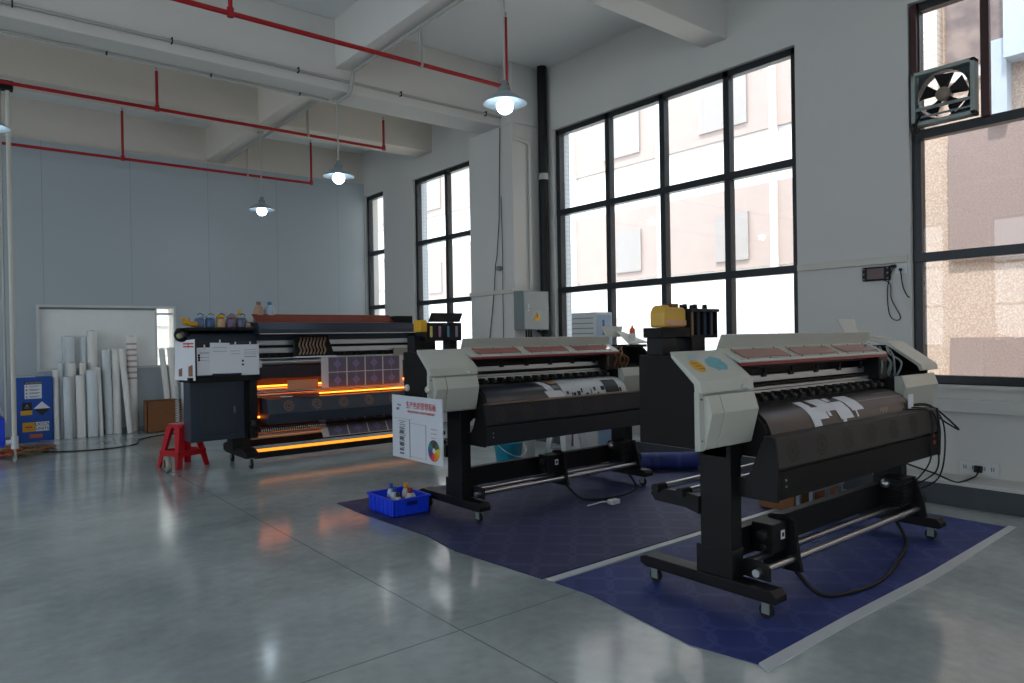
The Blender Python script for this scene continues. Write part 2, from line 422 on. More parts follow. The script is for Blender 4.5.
# ------------------------------------------------------------------ outside
def outside(name, label, cat): return thing(name, label, cat)
mw = mat('render_white', (235,236,236), .8); mp_ = mat('pink_tiles', (178,160,154), .7, 0, .08, 3)
struct('ground', MB().box(W+.35, 40, -30, 45, -.35, -.15).box(-30, W+.3, BACK+.35, 40, -.35, -.15), mat('yard_concrete', (210,208,202), .9))
b1 = thing('neighbouring_building', 'pale building with white bands across the yard from the long window', 'building', (13, 5.6, -.15))
w = MB().box(13.2, 20, 5.6, 40, -.15, 13); w.build('wall', mw, b1)
w = MB()
for zz, zy in ((2.72, 4.42), (5.52, 7.3), (8.6, 10.2)): w.box(13.12, 13.2, 5.6, 34, zz, zy)
w.build('tile_band', mp_, b1)
for i in range(6):
    p = MB().box(13.05, 13.2, 7.65+i*2.9, 7.78+i*2.9, -.1, 11); p.build('pier', mw, b1)
for i in range(6):
    MB().box(13.07, 13.12, 8.3+i*2.9, 9.5+i*2.9, 5.75, 6.9).build('window', mat('far_window', (166,158,156), .4), b1); wx = MB().box(13.07, 13.12, 8.3+i*2.9, 9.1+i*2.9, 2.9, 3.9); wx.build('window', mat('far_window', (166,158,156), .4), b1)
b2 = thing('clad_building', 'tan pebbledash building close outside the window with the fan', 'building', (10.2, 4.2, -.15))
MB().box(10.3, 13, -14, 4.55, -.15, 13).build('wall', M_stip, b2)
for z0, z1 in ((-.1, 1.25), (2.25, 3.9)):
    for i in range(5):
        MB().box(10.22, 10.3, 1.35-i*2.6, 3.55-i*2.6, z0, z1).build('cladding_panel', M_stip2, b2)
for z0, z1 in ((-.1, 1.3), (1.3, 2.25), (2.25, 3.95)):
    MB().box(10.24, 10.3, 4.0, 4.55, z0, z1).build('corner_pier', M_stip3 if z0 != 1.3 else M_stip, b2)
MB().box(10.1, 10.3, 3.62, 4.55, 4.3, 9).build('brick_pier', tile_material('white_brick', (232,224,216), (190,170,155), 6), b2)
MB().box(10.2, 10.3, 2.3, 3.55, 4.7, 9).build('drape', stipple_material('grey_drape', (118,108,110), (160,146,142), 5), b2)
MB().box(10.22, 10.3, 3.05, 3.6, 4.55, 4.70).build('ledge', mw, b2)
MB().box(10.1, 10.3, 2.86, 3.04, 3.95, 4.9).box(10.0, 10.3, .2, 2.86, 4.62, 6.5).build('balcony', mat('sky_grey_render', (190,205,222), .6), b2)
MB().box(W+.145, W+.28, 6.852, 6.87, ZS, ZH).build('tile_lining', M_tile, w1)
MB().box(W+.145, W+.28, 10.422, 10.44, ZS, ZH).build('tile_lining', M_tile, w2)
t = thing('yard_wall', 'pale yard wall outside the small window in the back wall', 'wall', (2, 15, -.15))
MB().box(-4, 9, 15, 15.3, -.15, 3.2).build('wall_panel', mw, t)
w = MB()
for i in range(6): w.box(-4, 9, 14.98, 15.0, .4+i*.42, .43+i*.42)
w.build('joint', mat('joint_grey', (190,190,186), .8), t)

# ------------------------------------------------------------------ lamps
M_bulb = mat('bulb', (255,255,255), .4, 0, 0, emit=(225,242,255), estr=14)
M_shade = mat('lamp_shade', (165,178,186), .35, .5, .03)
def lamp(x, y, ztop, label, first=None):
    z = 3.27
    t = thing('pendant_lamp', label, 'lamp', (x, y, z), group='industrial pendant lamps over the shop floor')
    s = MB().lathe([(.045,.075),(.06,.062),(.10,.038),(.178,-.020),(.180,-.026),(.175,-.026),(.10,.028),(.055,.050),(.03,.055)], (x,y,z), 32)
    s.build('lamp_shade', M_shade, t)
    MB().lathe([(.0,-.078),(.03,-.075),(.056,-.055),(.070,-.022),(.068,.005),(.05,.03),(.025,.05),(0,.052)], (x,y,z-.03), 24).build('bulb', M_bulb, t)
    MB().lathe([(0,.16),(.022,.158),(.03,.14),(.03,.12),(.045,.11),(.05,.08),(.05,.055),(.0,.055)], (x,y,z), 20).build('socket', M_grey, t)
    MB().cyl((x,y,z+.15),(x,y,ztop), .009).build('rod', M_conduit, t)
    MB().lathe([(0,.0),(.05,0),(.05,-.02),(.02,-.03),(0,-.03)], (x,y,ztop), 16).build('ceiling_rose', M_conduit, t)
    return t
lamp(3.58, 4.47, 4.37, 'lit pendant lamp nearest the long window, in front of the column')
lamp(3.60, 7.60, 4.13, 'lit pendant lamp hanging below the big cross beam, middle of the row')
lamp(3.61, 10.15, 4.37, 'lit pendant lamp farthest back, in front of the panel wall')
lamp(0.32, 7.60, 4.13, 'pendant lamp cut off at the left edge of the photo')

# ------------------------------------------------------------------ red sprinkler pipes and conduits
def red_pipe(y, z, x1, ups, label):
    t = thing('sprinkler_pipe', label, 'pipe', (x1, y, z))
    MB().cyl((XL+.05,y,z),(x1,y,z), .021, n=14).build('main_pipe', M_red, t)
    for ux, top in ups:
        MB().cyl((ux,y,z),(ux,y,top), .018, n=12).build('riser', M_red, t)
        MB().cyl((ux,y,z-.028),(ux,y,z+.045), .028, n=12).build('fitting', M_red, t)
        MB().cyl((ux,y,top),(ux,y,top+.04), .012, n=10).cyl((ux,y,top+.04),(ux,y,top+.045), .022, n=10).build('sprinkler_head', M_steel, t)
red_pipe(5.80, 3.985, 4.67, [(1.84, 4.7), (4.67, 4.72)], 'red sprinkler pipe ending behind the lamp nearest the window')
red_pipe(9.60, 4.27, 5.30, [(2.13, 4.74), (5.30, 4.70)], 'red sprinkler pipe crossing the middle of the hall just below the far beam')
red_pipe(11.60, 4.06, 4.99, [(2.10, 4.76), (4.99, 4.76)], 'red sprinkler pipe lowest and farthest, in front of the panel wall')
def hanger(x, y, z0, label):
    t = thing('pipe_hanger', label, 'hanger', (x, y, z0))
    MB().box(x-.012,x+.012,y-.012,y+.012,z0+.03,H).build('rod', M_conduit, t)
    MB().lathe([(.024,-.012),(.032,-.012),(.032,.012),(.024,.012),(.024,-.012)], (x,y,z0), 16, 'x').build('clamp', M_conduit, t)
hanger(3.62, 5.80, 3.985, 'grey hanger holding the nearest red sprinkler pipe')
hanger(3.90, 11.60, 4.06, 'grey hanger on the farthest red sprinkler pipe')
hanger(4.09, 9.60, 4.27, 'grey hanger on the middle red sprinkler pipe')
def run(pts, r, label, m=M_conduit, name='conduit'):
    o = MB().tube(pts, r, 8).build(name, m); tag(o, label, 'conduit'); return o
c = run([(XL+.1,7.275,4.24),(5.75,7.275,4.24)], .017, 'grey conduit clipped along the near face of the big cross beam')
for i in range(7):
    MB().box(-2+i*1.25,-1.99+i*1.25,7.253,7.3,4.215,4.27).build('clip', M_dark, c, origin=(0,0,0))
c = run([(XL+.1,7.62,4.115),(3.5,7.62,4.115)], .013, 'thin conduit along the underside of the big cross beam')
for i in range(6): MB().box(-1.6+i*.95,-1.585+i*.95,7.605,7.635,4.10,4.13).build('clip', M_dark, c, origin=(0,0,0))
run([(3.62,YN+.1,4.35),(3.62,7.22,4.35),(3.62,7.245,4.29),(3.60,7.255,4.14),(3.60,7.32,4.105),(3.60,7.55,4.112)], .022, 'conduit under the near ceiling beam bending down to the cross beam')
run([(3.70,7.9,4.345),(3.70,9.6,4.345),(3.70,12.15,4.345)], .022, 'conduit running under the ceiling beam in the far bay')
# pole at far left
t = thing('cable_pole', 'thin white pole rising at the left edge beside the blue cabinet', 'pole', (.61, 9.66, .2))
MB().cyl((.61,9.66,.22),(.61,9.66,4.24), .024, n=14).build('pipe', M_pvc, t)
MB().cyl((.61,9.66,.19),(.61,9.66,.33), .036, n=14).cyl((.53,9.66,.27),(.61,9.66,.27), .028, n=12).build('tee_fitting', M_white, t)
MB().cyl((.54,9.68,.5),(.54,9.68,4.24), .013, n=10).box(.52,.56,9.66,9.70,3.2,3.22).build('side_pipe', M_conduit, t)
MB().tube(sm([(.61,9.66,.2),(.62,9.68,.1),(.62,9.72,.03),(.63,10.1,.012),(.66,10.5,.012)]), .012).build('cable', M_conduit, t)
MB().box(.53,.66,9.60,9.70,4.20,4.30).build('pipe_clamp', M_dark, t)
t = thing('drop_pipe', 'short grey pipe down the face of the cross beam at the left edge', 'pipe', (.26,7.25,4.2))
MB().cyl((.28,7.24,4.14),(.28,7.24,4.9), .028, n=12).build('pipe', M_conduit, t)

# black drain pipe, white conduit, electric box by the column
t = thing('drain_pipe', 'thick black drain pipe in the corner beside the column', 'pipe', (6.21, 6.965, .2))
MB().cyl((6.21,6.965,.2),(6.21,6.965,H), .062, n=20).build('pipe', M_black, t)
MB().cyl((6.21,6.965,3.42),(6.21,6.965,3.50), .068, n=20).box(6.14,6.3,6.95,6.98,3.44,3.47).build('bracket', M_conduit, t)
MB().cyl((6.21,6.965,1.62),(6.21,6.965,1.72), .07, n=20).build('coupling', M_rub, t)
t = thing('wall_conduit', 'thin white conduit climbing the column above the electric box', 'conduit', (6.0, 7.03, 1.95))
MB().tube([(6.03,7.035,1.97),(6.03,7.035,3.85),(5.98,7.035,3.9),(5.78,7.035,3.92)], .022).build('pipe', M_pvc, t)
t = thing('electric_box', 'grey electric cabinet with yellow warning triangle on the column', 'electrical cabinet', (5.93, 6.95, 1.43))
MB().box(5.74,6.17,6.86,7.055,1.44,1.94).build('body', M_grey, t, .004)
MB().box(5.75,6.16,6.85,6.86,1.45,1.93).build('door', mat('door_grey', (150,156,156), .4), t, .002)
MB().box(5.80,5.82,6.842,6.85,1.72,1.77).box(5.80,5.82,6.842,6.85,1.68,1.70).build('lock', M_white, t)
MB().prism([(5.90,1.56),(6.02,1.56),(5.96,1.67)], 6.845, 6.85, 'y').build('warning_sign', M_yel, t)
MB().prism([(5.962,1.645),(5.945,1.61),(5.955,1.608),(5.948,1.58),(5.970,1.615),(5.96,1.618),(5.97,1.64)], 6.8435, 6.845, 'y').build('lightning_mark', M_ink, t)
MB().box(5.885,6.035,6.849,6.85,1.550,1.685).build('sign_backing', mat('sign_pale', (160,165,165), .5), t)
c_ = MB()
for i, xx in enumerate((5.86, 5.90, 5.94)): c_.tube([(xx,6.95,1.44),(xx,6.95,1.2),(xx+.01,7.0,.9),(xx+.01,7.03,.25)], .012, 6)
c_.tube([(6.05,6.95,1.44),(6.10,6.92,1.40),(6.14,6.90,1.34)], .02, 6).box(6.10,6.20,6.87,6.93,1.30,1.38)
c_.build('cable', M_black, t)
t = thing('hanging_wire', 'thin black wire dangling on the column face left of the electric box', 'wire', (5.72, 7.5, 2.3))
MB().tube([(5.74,7.28,4.1),(5.735,7.30,3.5),(5.74,7.33,2.9),(5.735,7.38,2.45),(5.735,7.42,2.3),(5.735,7.45,2.0),(5.735,7.52,1.6),(5.735,7.6,1.2)], .006, 5).tube([(5.74,7.28,3.2),(5.735,7.26,2.5),(5.735,7.27,1.9),(5.735,7.27,1.3)], .005, 5).build('wire', M_rub, t)
MB().cyl((5.75,7.33,2.26),(5.70,7.33,2.26), .035, n=12).build('coil', M_grey, t)
# wall items near right window
t = thing('led_clock', 'small black display with dark red screen on the wall beside the window', 'display', (6.28, 2.75, 1.86))
MB().box(6.265,6.3,2.635,2.865,1.785,1.905).build('case', M_black, t, .008)
MB().box(6.262,6.266,2.68,2.82,1.80,1.89).build('screen', mat('led_screen', (70,22,26), .3), t)
for yy in (2.85, 2.65):
    for zz in (1.80, 1.845, 1.89): MB().box(6.261,6.266,yy-.006,yy+.006,zz-.006,zz+.006).build('screw', M_grey, t)
t = thing('wall_socket', 'white wall socket with black plug beside the red display', 'socket', (6.29, 2.555, 1.88))
MB().box(6.285,6.3,2.50,2.60,1.83,1.925).build('plate', M_white, t, .003)
MB().box(6.262,6.285,2.585,2.625,1.885,1.91).box(6.262,6.285,2.54,2.56,1.855,1.875).build('plug', M_black, t)
MB().tube(sm([(6.27,2.60,1.89),(6.28,2.63,1.84),(6.28,2.66,1.70),(6.285,2.65,1.5),(6.285,2.60,1.44),(6.285,2.56,1.47),(6.285,2.63,1.62),(6.285,2.64,1.75),(6.28,2.72,1.80)]), .004, 5).tube(sm([(6.275,2.55,1.86),(6.27,2.53,1.72),(6.28,2.50,1.64),(6.29,2.485,1.63)]), .005, 5).build('cable', M_rub, t)
t = thing('double_socket', 'white double socket low on the wall above the grey kerb', 'socket', (6.29, 2.02, .26))
MB().box(6.283,6.3,1.86,2.13,.215,.315).build('plate', M_white, t, .003)
for yy in (1.90,1.96,2.03,2.09): MB().box(6.281,6.284,yy-.010,yy-.005,.25,.28).box(6.281,6.284,yy+.005,yy+.010,.25,.28).build('slot', M_ink, t)
MB().box(6.25,6.283,1.97,2.02,.235,.285).build('plug', M_rub, t)
# ventilation fan in the right window
t = thing('ventilation_fan', 'square exhaust fan with dark blades set in the top of the right window', 'fan', (6.33, 2.17, 3.1))
f = MB(); fy0, fy1, fz0, fz1 = 1.985, 2.445, 3.03, 3.47
fx0, fx1 = W-.04, W+.06
f.box(fx0,fx1,fy0,fy1,fz0,fz0+.03).box(fx0,fx1,fy0,fy1,fz1-.03,fz1).box(fx0,fx1,fy0,fy0+.03,fz0,fz1).box(fx0,fx1,fy1-.03,fy1,fz0,fz1)
f.build('housing', mat('fan_housing', (150,160,156), .5), t, .003)
fc = ((fx0+fx1)/2, (fy0+fy1)/2, (fz0+fz1)/2)
pl = MB(); n = 32; R = .188; hy = (fy1-fy0)/2-.03; hz = (fz1-fz0)/2-.03
outer = []; inner = []
for i in range(n):
    a = 2*PI*i/n; cy, cz = math.cos(a), math.sin(a); q = min(hy/max(abs(cy),1e-6), hz/max(abs(cz),1e-6))
    outer.append((fc[0]+.02, fc[1]+cy*q, fc[2]+cz*q)); inner.append((fc[0]+.02, fc[1]+cy*R, fc[2]+cz*R))
pl.add(outer+inner, [(i,(i+1)%n,(i+1)%n+n,i+n) for i in range(n)])
pl.lathe([(R,-.03),(R,.06)], fc, n, 'x')
pl.build('shroud', mat('fan_shroud', (52,62,70), .45), t)
bl = MB()
for i in range(5):
    a = 2*PI*i/5 + .3
    def P(r, da, x): return (fc[0]+x, fc[1]+r*math.cos(a+da), fc[2]+r*math.sin(a+da))
    bl.slab([P(.04,-.4,-.012), P(.178,-.36,-.025), P(.178,.40,.025), P(.04,.45,.012)], (.004,0,0))
bl.build('blade', M_black, t)
MB().lathe([(0,-.05),(.045,-.048),(.055,-.03),(.055,.04),(0,.04)], fc, 20, 'x').build('hub', mat('hub_grey', (140,126,112), .5), t)
MB().box(fc[0]-.04,fc[0]-.03,fy0+.03,fy1-.03,fc[2]-.10,fc[2]-.075).box(fc[0]-.04,fc[0]-.03,fy0+.03,fy1-.03,fc[2]-.16,fc[2]-.145).build('guard_bar', M_grey, t)
MB().tube([(fc[0]-.04,2.38,3.12),(fc[0]-.07,2.40,3.05),(fc[0]-.07,2.42,2.97),(fc[0]-.05,2.43,2.90)], .012, 6).build('cord', M_rub, t)

# ------------------------------------------------------------------ carpets
def carpet(name, pts, m, label, far):
    xs = [p[0] for p in pts]
    o = MB().prism(pts, .0015, .006, 'z').build(name, m)
    return tag(o, label, 'carpet')
left = [(2.56,1.60),(2.50,1.9),(2.56,2.3),(2.60,2.6),(2.585,2.86)]
carpet('carpet_mat', [(5.6,1.60)] + [(5.62,2.2),(5.72,2.6),(5.80,2.86)] + left[::-1], M_carp1, 'deep blue patterned carpet under the nearest printer', 0)
left2 = [(2.57,2.95),(2.54,3.3),(2.50,3.7),(2.55,4.1),(2.52,4.6),(2.50,5.0),(2.51,5.44)]
carpet('carpet_mat', left2 + [(3.9,5.40),(5.85,5.32),(5.86,4.2),(5.82,2.95)], M_carp2, 'dull blue ring-patterned carpet under the middle printer', 1)
M_tape = mat('tape', (196,200,204), .5)
tag(MB().prism([(2.53,1.545),(3.3,1.55),(4.2,1.53),(5.64,1.57),(5.64,1.615),(4.2,1.59),(3.3,1.605),(2.56,1.605)], .001, .0085, 'z').build('floor_tape', M_tape), 'pale tape strip along the front edge of the blue carpet', 'tape')
tag(MB().prism([(2.60,2.875),(5.8,2.895),(5.8,2.94),(2.58,2.925)], .001, .0085, 'z').build('floor_tape', M_tape), 'pale tape strip over the seam between the two carpets', 'tape')

# ------------------------------------------------------------------ caster
def caster(parent, x, y, ztop, r=.033, foot=0, m=M_rub):
    c = MB(); c.cyl((x-.011,y+.012,r+foot),(x+.011,y+.012,r+foot), r, n=20)
    w = c.build('caster', m, parent)
    MB().box(x-.018,x-.013,y-.01,y+.03,r+foot-.012,ztop-.005).box(x+.013,x+.018,y-.01,y+.03,r+foot-.012,ztop-.005).box(x-.02,x+.02,y-.02,y+.032,ztop-.012,ztop).build('caster_fork', M_grey, w)
    return w
Z0 = .0065   # casters stand on the carpet

# arc of the media over the front heater
ARC = [(2.16,.984),(2.06,.980),(1.985,.970),(1.935,.948),(1.900,.912),(1.882,.87),(1.872,.82),(1.870,.74)]
def arcpt(t):
    L = [0]
    for a, b in zip(ARC, ARC[1:]): L.append(L[-1] + math.hypot(b[0]-a[0], b[1]-a[1]))
    s = t*L[-1]
    for i in range(len(ARC)-1):
        if s <= L[i+1] or i == len(ARC)-2:
            k = (s-L[i])/(L[i+1]-L[i]); a, b = ARC[i], ARC[i+1]
            dy, dz = b[0]-a[0], b[1]-a[1]; l = math.hypot(dy, dz)
            return (a[0]+dy*k, a[1]+dz*k, dz/l, -dy/l)
def sheet(x0, x1, t0, t1, off, skew=0, n=8):
    m = MB(); vs = []
    for i in range(n+1):
        y, z, ny, nz = arcpt(t0+(t1-t0)*i/n); sk = skew*i/n
        vs += [(x0+sk, y+ny*off, z+nz*off), (x1+sk, y+ny*off, z+nz*off)]
    m.add(vs, [(2*i,2*i+1,2*i+3,2*i+2) for i in range(n)], True)
    return m

M_media = mat('dark_media', (50,46,48), .38, 0, .1, 3)
M_window = mat('red_tinted_window', (158,84,80), .08, 0, .25, 4, coat=.8)
M_mesh = mat('fan_mesh_panel', (46,43,43), .55, 0, .2, 60)
M_fan = mat('fan_disc', (34,27,24), .6, 0, .3, 80)

def printer(loc, rz, k2, label, variant):
    O = (2.68, 1.8, 0)
    t = thing('large_format_printer', label, 'printer', loc, rz, org=O)
    X = lambda x: x if x < 3.3 else 3.3 + (x-3.3)*k2
    z0 = Z0
    # legs, feet, casters
    for side, lx in ((0, 2.97), (1, X(4.89))):
        l = MB().box(lx, lx+.09, 2.0, 2.18, .15, .84)
        l.box(lx-.004, lx+.094, 1.996, 2.205, .15, .29)
        if side == 0: l.prism([(lx,.84),(lx,.74),(lx+.09,.70),(lx+.22,.80),(lx+.22,.84)], 2.02, 2.16, 'y')
        else: l.prism([(lx+.09,.84),(lx+.09,.74),(lx,.70),(lx-.13,.80),(lx-.13,.84)], 2.02, 2.16, 'y')
        l.build('leg', M_black, t, .004)
        f = MB().prism([(1.765,.095),(1.765,.125),(1.79,.15),(2.54,.15),(2.575,.135),(2.575,.105),(2.54,.09),(1.78,.09)], lx-.01, lx+.09)
        f.build('foot', M_black, t, .004)
        for yy in (1.825, 2.49): caster(t, lx+.035, yy, .092, .034, z0)
    MB().box(3.07, X(4.94), 2.06, 2.12, .215, .36).build('cross_bar', M_black, t, .004)
    # take-up rods and motor units
    for yy, zz, xs in ((1.91, .19, 3.03), (2.03, .195, 3.075)):
        MB().cyl((xs,yy,zz),(X(4.93),yy,zz), .019, n=18).build('take_up_rod', M_steel, t)
    MB().prism([(1.86,.15),(1.86,.215),(1.88,.235),(1.96,.24),(2.10,.215),(2.10,.15)], 3.072, 3.084).build('end_plate', M_black, t, .002)
    mx = 3.22 if variant == 'F' else 3.78
    u = MB().box(mx, mx+.15, 1.93, 2.05, .235, .385).build('take_up_motor', M_black, t, .006)
    MB().prism([(1.86,.13),(1.875,.20),(1.90,.385),(1.96,.41),(2.045,.40),(2.07,.30),(2.08,.13),(2.02,.125),(1.93,.125)], mx+.15, mx+.172).build('motor_flange', M_black, u, .003)
    MB().lathe([(0,-.03),(.022,-.03),(.03,-.02),(.032,0)], (mx,1.985,.325), 20, 'x').lathe([(0,-.006),(.018,-.006),(.018,0)], (mx,1.985,.262), 16, 'x').build('motor_knob', M_rub, u)
    MB().box(mx+.075,mx+.11,1.928,1.931,.30,.345).build('motor_label', M_paper, u)
    MB().box(mx+.083,mx+.102,1.9275,1.929,.312,.333).build('label_mark', M_ink, u)
    rx = X(4.73)
    u = MB().box(rx, rx+.17, 1.93, 2.08, .225, .40)
    for i in range(7): u.box(rx-.006, rx+.0, 1.92, 2.09, .24+i*.022, .25+i*.022); u.box(rx, rx+.17, 1.92, 1.93, .24+i*.022, .25+i*.022)
    u = u.build('take_up_motor', M_black, t, .003)
    MB().lathe([(0,-.035),(.022,-.035),(.028,-.02),(.03,0)], (rx,2.03,.365), 18, 'x').build('motor_knob', M_steel, u)
    MB().prism([(1.85,.13),(1.87,.25),(1.92,.40),(2.06,.40),(2.10,.13)], rx+.17, rx+.19).build('motor_flange', M_black, u, .003)
    MB().lathe([(0,0),(.055,0),(.055,.03),(.02,.04),(0,.04)], (rx+.19,1.93,.25), 20, 'x').build('drive_wheel', M_rub, u)
    # rear supply brackets
    for lx in (2.955, X(5.0)):
        b = MB().prism([(2.18,.44),(2.18,.53),(2.26,.54),(2.46,.53),(2.49,.50),(2.46,.465),(2.26,.46)], lx, lx+.03)
        b = b.build('supply_bracket', M_black, t, .003)
        for yy in (2.28, 2.44): MB().cyl((lx-.025,yy,.535),(lx+.055,yy,.535), .024, n=16).build('bracket_roller', M_rub, b)
    for yy in (2.28, 2.44): MB().cyl((3.01,yy,.535),(X(4.99),yy,.535), .017, n=14).build('supply_rod', M_steel, t)
    # end housings
    prof = [(2.32,.82),(2.32,1.25),(2.12,1.25),(1.985,1.135),(1.985,.82)]
    MB().prism(prof, 2.68, 3.09).build('left_housing', M_dark, t, .004)
    prof2 = [(2.32,.82),(2.32,1.25),(2.26,1.25),(2.20,1.10),(1.985,1.04),(1.985,.82)]
    MB().prism(prof2, X(4.78), X(5.31)).build('right_housing', M_dark, t, .004)
    MB().prism([(2.30,1.10),(2.30,1.25),(2.13,1.25),(1.99,1.135),(1.99,1.03)], X(5.295), X(5.305)).build('side_plate', M_dark, t)
    # left covers
    tc = MB().prism([(2.125,1.27),(1.955,1.133),(1.945,1.078),(1.985,1.075),(1.99,1.12),(2.115,1.238)], 2.674, 3.10).build('top_cover', M_beige, t, .004)
    def on_top(x, s, off=.0012):   # s runs from the back (0) to the front edge (1)
        y = 2.125 + (1.955-2.125)*s; z = 1.27 + (1.133-1.27)*s
        n = Vector((0,-.137,.17)).normalized()
        return (x, y+n.y*off, z+n.z*off)
    def blob(name, cx, cs, rx_, rs, m, nlob=0, seed=1):
        rnd = random.Random(seed); vs = []; n = 22
        for i in range(n):
            a = 2*PI*i/n; q = 1 + (rnd.uniform(-.16,.12) if nlob else 0)
            vs.append(on_top(cx+rx_*q*math.cos(a), cs+rs*q*math.sin(a)))
        MB().add(vs, [tuple(range(n))]).build(name, m, tc)
    if variant == 'F':
        blob('sticker', 2.77, .52, .045, .20, M_yel)
        blob('sticker', 2.93, .48, .075, .24, mat('cyan_sticker', (112,170,180), .6, 0, .2, 60), 1, 3)
        blob('sticker', 2.80, .22, .035, .10, mat('pale_blue_sticker', (165,190,205), .6, 0, .1, 60), 1, 5)
        for i in range(3):
            vs = [on_top(2.755+.01*i-.012, .42+.09*i, .002), on_top(2.755+.01*i+.030, .42+.09*i, .002), on_top(2.755+.01*i+.030, .445+.09*i, .002), on_top(2.755+.01*i-.012, .445+.09*i, .002)]
            MB().quad(*vs).build('sticker_writing', mat('sticker_ink', (150,80,20), .6, 0, 0), tc)
    MB().prism([(1.988,1.085),(1.962,1.085),(1.958,.815),(1.988,.81)], 2.674, 2.71).prism([(1.988,1.085),(1.972,1.085),(1.972,.815),(1.988,.81)], 2.71, 3.10).build('front_frame', M_beige, t, .002)
    low = [(1.972,1.068),(1.938,1.068),(1.912,.985),(1.955,.822),(1.972,.82)]
    MB().prism(low, 2.705, 2.798).build('lower_cover', M_beige, t, .003)
    MB().prism(low, 2.802, 3.085).build('lower_cover', M_beige, t, .003)
    MB().lathe([(0,-.022),(.010,-.02),(.012,-.008),(.010,0)], (3.0,1.947,1.095), 14, 'y').build('knob', M_white, t)
    for zz in (1.05,.86): MB().cyl((2.69,1.963,zz),(2.69,1.957,zz), .004, n=8).build('screw', M_dark, t)
    # right covers
    low2 = [(1.99,1.055),(1.945,1.06),(1.918,.985),(1.96,.822),(1.99,.82)]
    MB().prism(low2, X(4.78), X(5.30)).build('lower_cover', M_beige, t, .003)
    if variant == 'F': MB().prism([(2.30,1.315),(2.16,1.28),(1.935,1.125),(1.925,1.085),(1.945,1.08),(1.96,1.115),(2.16,1.255),(2.30,1.29)], X(5.06), X(5.32)).build('top_cover', M_beige, t, .004)
    # printing gap: back panel, rails, pinch rollers, platen
    MB().box(3.09, X(4.79), 2.22, 2.32, .82, 1.24).box(3.09, X(4.79), 2.10, 2.22, 1.165, 1.20).build('beam_body', M_black, t, .004)
    MB().box(3.095, X(4.70), 2.13, 2.15, 1.085, 1.122).build('rail', M_alu, t, .002)
    for i in range(6):
        xx = X(3.2+i*.28); MB().box(xx-.018,xx+.018,2.118,2.13,1.112,1.132).cyl((xx,2.12,1.13),(xx,2.12,1.16),.008,n=8).build('rail_clip', M_black, t)
    MB().box(3.095, X(4.72), 2.10, 2.12, 1.046, 1.062).build('rail', M_alu, t, .002)
    MB().box(3.095, X(4.72), 2.09, 2.12, 1.066, 1.080).build('belt_cover', M_dark, t, .002)
    MB().box(3.095, X(4.72), 2.105, 2.13, 1.0, 1.042).build('guide_strip', mat('brushed_strip', (222,220,216), .35, .4), t, .002)
    n = 17
    for i in range(n):
        xx = X(3.13+i*(4.68-3.13)/(n-1))
        r = MB().box(xx-.014,xx+.014,2.04,2.10,1.004,1.034).cyl((xx-.022,2.035,1.006),(xx+.022,2.035,1.006), .015, n=12).prism([(2.02,.990),(2.02,1.0),(2.06,1.026),(2.09,1.026)], xx-.006, xx+.006)
        r.build('pinch_roller', M_rub, t, .002)
    # carriage side with wires at the right
    MB().box(X(4.66), X(4.78), 2.03, 2.25, 1.04, 1.22).build('carriage', M_black, t, .006)
    wr = MB(); rnd = random.Random(5)
    for i in range(9):
        xx = X(4.70)+rnd.uniform(0,.28); y1 = rnd.uniform(2.0,2.2)
        wr.tube(sm([(xx,y1,1.05),(xx+rnd.uniform(-.05,.05),y1-.02,1.14),(xx+rnd.uniform(-.05,.05),y1+.03,1.20),(xx+.06,y1+.08,1.245)]), .007, 5)
    wr.build('ink_tube', M_brown if variant == 'M' else M_grey, t)
    # platen and media
    MB().prism([(2.22,.976),(2.06,.972),(1.985,.962),(1.937,.940),(1.903,.906),(1.886,.865),(1.878,.74),(2.22,.74)], 3.10, X(4.76)).build('platen', M_dark, t)
    med = sheet(3.13, X(4.72), .06, 1, .0025, n=14).build('media', M_media if variant == 'F' else mat('blue_black_media', (38,44,54), .28), t)
    if variant == 'F':
        for a, b, t0, t1, sk in ((3.52,3.60,.38,.78,.03),(3.60,3.70,.52,.68,.02),(3.64,3.79,.36,.60,.05),(3.82,3.87,.38,.46,0),(3.80,3.95,.48,.72,.04),(3.86,3.90,.72,.82,.0),(3.95,4.09,.38,.64,.05),(3.72,3.75,.60,.66,.01),(4.03,4.05,.64,.72,0)):
            sheet(X(a), X(b), t0, t1, .0045, sk).build('paper_scrap', M_paper, t)
        MB().box(X(4.69),X(4.76),1.868,1.873,.86,.95).box(X(4.71),X(4.735),1.868,1.873,.84,.86).build('paper_scrap', M_paper, t)
        for tt in (.36,.42,.52):
            sheet(X(4.12), X(4.72), tt, tt+.010, .004).build('media_stripe', mat('media_line', (150,135,125), .5), t)
        for i in range(5):
            sheet(X(4.33+i*.022), X(4.338+i*.022), .66, .66+.05+.02*(i%2), .004).build('media_stripe', mat('media_line', (150,135,125), .5), t)
    else:
        M_pr = mat('printed_film', (196,202,206), .5)
        sheet(X(3.95), X(4.76), .22, .97, .0045, .0, 14).build('printed_film', M_pr, t)
        rnd = random.Random(9)
        xx = X(3.99)
        while xx < X(4.70):
            wd = rnd.uniform(.008,.05); t0 = rnd.uniform(.60,.74)
            sheet(xx, xx+wd, t0, t0+rnd.uniform(.05,.12), .006).build('printed_mark', M_ink, t); xx += wd + rnd.uniform(.006,.035)
        sheet(X(4.48), X(4.66), .45, .74, .007).build('printed_mark', M_ink, t)
        sheet(X(3.72), X(3.80), .30, .85, .005, .10).build('paper_scrap', M_paper, t)
        sheet(X(3.74), X(3.93), .62, .80, .0055, .06).build('paper_scrap', M_paper, t)
        sheet(X(3.84), X(3.94), .30, .45, .0055, .02).build('paper_scrap', mat('tan_scrap', (180,140,110), .6), t)
